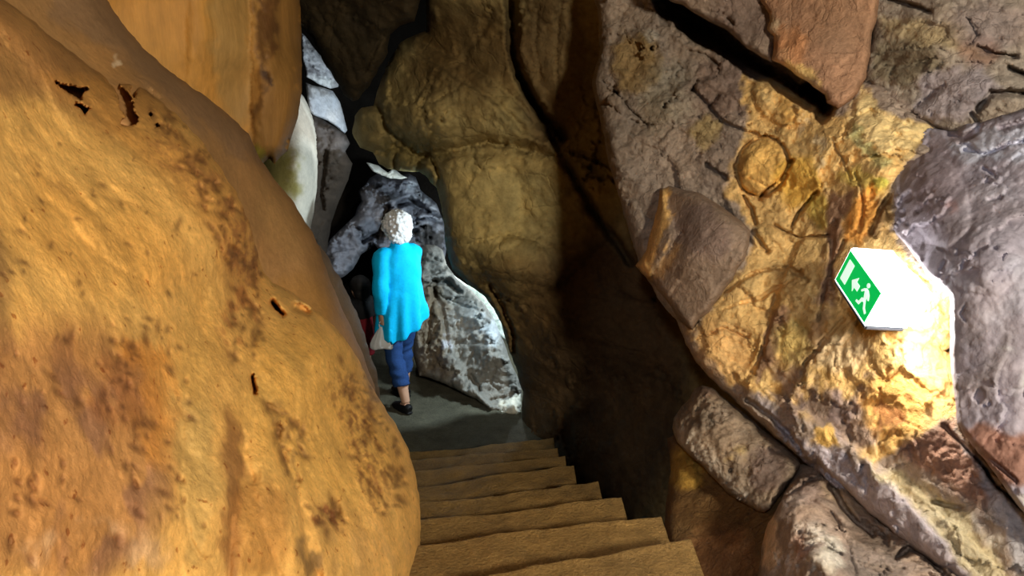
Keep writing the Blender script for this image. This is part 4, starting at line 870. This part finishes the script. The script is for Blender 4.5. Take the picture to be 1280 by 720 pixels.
tag(sign, 'glowing green and white emergency exit sign mounted askew on the ochre rock', 'exit sign')
plain('lit_diffuser', (250, 252, 255), .4, emit=SIGN_E)
plain('sign_green', (0, 168, 72), .4, emit=1.0)
plain('sign_white', (225, 255, 240), .4, emit=.75)
plain('grey_housing', (46, 48, 54), .5)

def box_bm(bm, lo, hi, bev=.003):
    m = bmesh.new(); bmesh.ops.create_cube(m, size=1)
    for v in m.verts: v.co = Vector([(l + h) / 2 + c * (h - l) for l, h, c in zip(lo, hi, v.co)])
    bmesh.ops.bevel(m, geom=m.edges[:], offset=bev, segments=2, affect='EDGES')
    me = bpy.data.meshes.new('t'); m.to_mesh(me); m.free(); bm.from_mesh(me); bpy.data.meshes.remove(me)
def finish(name, bm, mat, parent, smooth=False):
    bmesh.ops.recalc_face_normals(bm, faces=bm.faces)
    me = bpy.data.meshes.new(name); bm.to_mesh(me); bm.free(); me.materials.append(MATS[mat])
    o = bpy.data.objects.new(name, me); COL.objects.link(o); o.parent = parent; return o
def plate(bm, poly, z0, z1):
    A = [bm.verts.new((x, y, z0)) for x, y in poly]; B = [bm.verts.new((x, y, z1)) for x, y in poly]
    bm.faces.new(B); bm.faces.new(A[::-1])
    for i in range(len(A)): bm.faces.new((A[i], A[(i + 1) % len(A)], B[(i + 1) % len(A)], B[i]))

bm = bmesh.new(); box_bm(bm, (-.107, -.076, -.03), (.112, -.060, D_ - .004), .005)
finish('housing', bm, 'grey_housing', sign)
bm = bmesh.new(); box_bm(bm, (-W_ / 2, -H_ / 2, -.06), (W_ / 2, H_ / 2, D_ - .002), .006)
tag(finish('diffuser', bm, 'lit_diffuser', sign), 'glowing white translucent diffuser')
bm = bmesh.new(); plate(bm, [(-.101, -.056), (.101, -.056), (.101, .056), (-.101, .056)], D_ - .003, D_)
pn = tag(finish('sign_panel', bm, 'sign_green', sign), 'green panel with white pictograms')
zz = (D_ - .001, D_ + .0012)
bm = bmesh.new(); plate(bm, [(-.083, -.036), (-.051, -.036), (-.051, .036), (-.083, .036)], *zz); finish('doorway_symbol', bm, 'sign_white', pn)
bm = bmesh.new(); plate(bm, [(-.031, -.002), (-.008, .024), (-.008, .009), (.012, .009), (.012, -.011), (-.008, -.011), (-.008, -.026)], *zz); finish('arrow_symbol', bm, 'sign_white', pn)
bm = bmesh.new()       # running figure, heading left
plate(bm, [(.043 + .0075 * math.cos(t), .036 + .0075 * math.sin(t)) for t in np.linspace(0, 2 * math.pi, 16, endpoint=False)], *zz)
plate(bm, [(.042, .026), (.052, .026), (.063, .006), (.062, -.006), (.053, -.008), (.046, .004), (.038, .020)], *zz)
plate(bm, [(.044, .025), (.034, .020), (.024, .006), (.029, .003), (.038, .013), (.046, .018)], *zz)
plate(bm, [(.053, .026), (.066, .018), (.074, .004), (.069, .001), (.061, .011), (.050, .016)], *zz)
plate(bm, [(.053, -.004), (.042, -.008), (.038, -.026), (.026, -.029), (.026, -.036), (.044, -.034), (.049, -.018), (.060, -.012)], *zz)
plate(bm, [(.055, -.008), (.062, -.003), (.074, -.022), (.088, -.030), (.085, -.037), (.069, -.029)], *zz)
finish('running_figure', bm, 'sign_white', pn)

# ------------------------------------------------------------------ light
def lamp(name, kind, pos, power, col, target=None, **kw):
    l = bpy.data.lights.new(name, kind); l.energy = power; l.color = col
    for k, v in kw.items(): setattr(l, k, v)
    o = bpy.data.objects.new(name, l); COL.objects.link(o); o.location = tuple(pos)
    if target is not None: o.rotation_euler = (Vector(target) - Vector(pos)).to_track_quat('-Z', 'Y').to_euler()
    return o
def camp(x, y, z): return EYE + RT * x + UP * y + FW * z     # right, up, ahead of the eye

lamp('cave_floodlight', 'SPOT', camp(1.45, .34, -1.2), KEY_W, (1.0, .92, .77), camp(-.15, -.25, 3.0), spot_size=math.radians(110), spot_blend=.6, shadow_soft_size=.16)
lamp('wall_fill_spot', 'SPOT', camp(-.30, .55, -1.0), SPOT_W, (.95, .95, 1.0), camp(1.22, -.12, 2.35), spot_size=math.radians(37), spot_blend=.35, shadow_soft_size=.10)  # added unseen fill for the right wall, cone kept narrow to cover it alone
lamp('niche_lamp', 'SPOT', camp(*NICHE), NICHE_W, (.72, .90, 1.0), camp(-1.0, -.05, 6.0), spot_size=math.radians(150), spot_blend=.5, shadow_soft_size=.07)
lamp('sign_lamp', 'POINT', camp((1158 - 640) / FPX * 2.21, -(402 - 360) / FPX * 2.21, 2.21), SIGN_W, (1.0, .97, .88), shadow_soft_size=.03)
lamp('rear_lamp', 'POINT', camp(-.02, .12, 7.0), REAR_W, (.85, .97, 1.0), shadow_soft_size=.05)
lamp('alcove_fill', 'POINT', camp(-.93, 1.33, 5.9), ALC_W, (.85, .94, 1.0), shadow_soft_size=.05)  # added unseen fill, brightens the two pale flakes

w = bpy.data.worlds.new('cave_dark'); SC.world = w; w.use_nodes = True
w.node_tree.nodes['Background'].inputs[0].default_value = (.9, .95, 1.0, 1)
w.node_tree.nodes['Background'].inputs[1].default_value = 0.003

cam = bpy.data.cameras.new('camera'); co = bpy.data.objects.new('camera', cam); COL.objects.link(co)
cam.sensor_width = 36; cam.lens = 36 * FPX / 1280; cam.clip_start = .02
co.location = tuple(EYE); co.rotation_euler = (math.pi / 2 - PITCH, 0, 0)
SC.camera = co
SC.view_settings.view_transform = 'Standard'; SC.view_settings.look = 'None'; SC.view_settings.gamma = 1; SC.view_settings.use_curve_mapping = False
SC.view_settings.exposure = 0.0
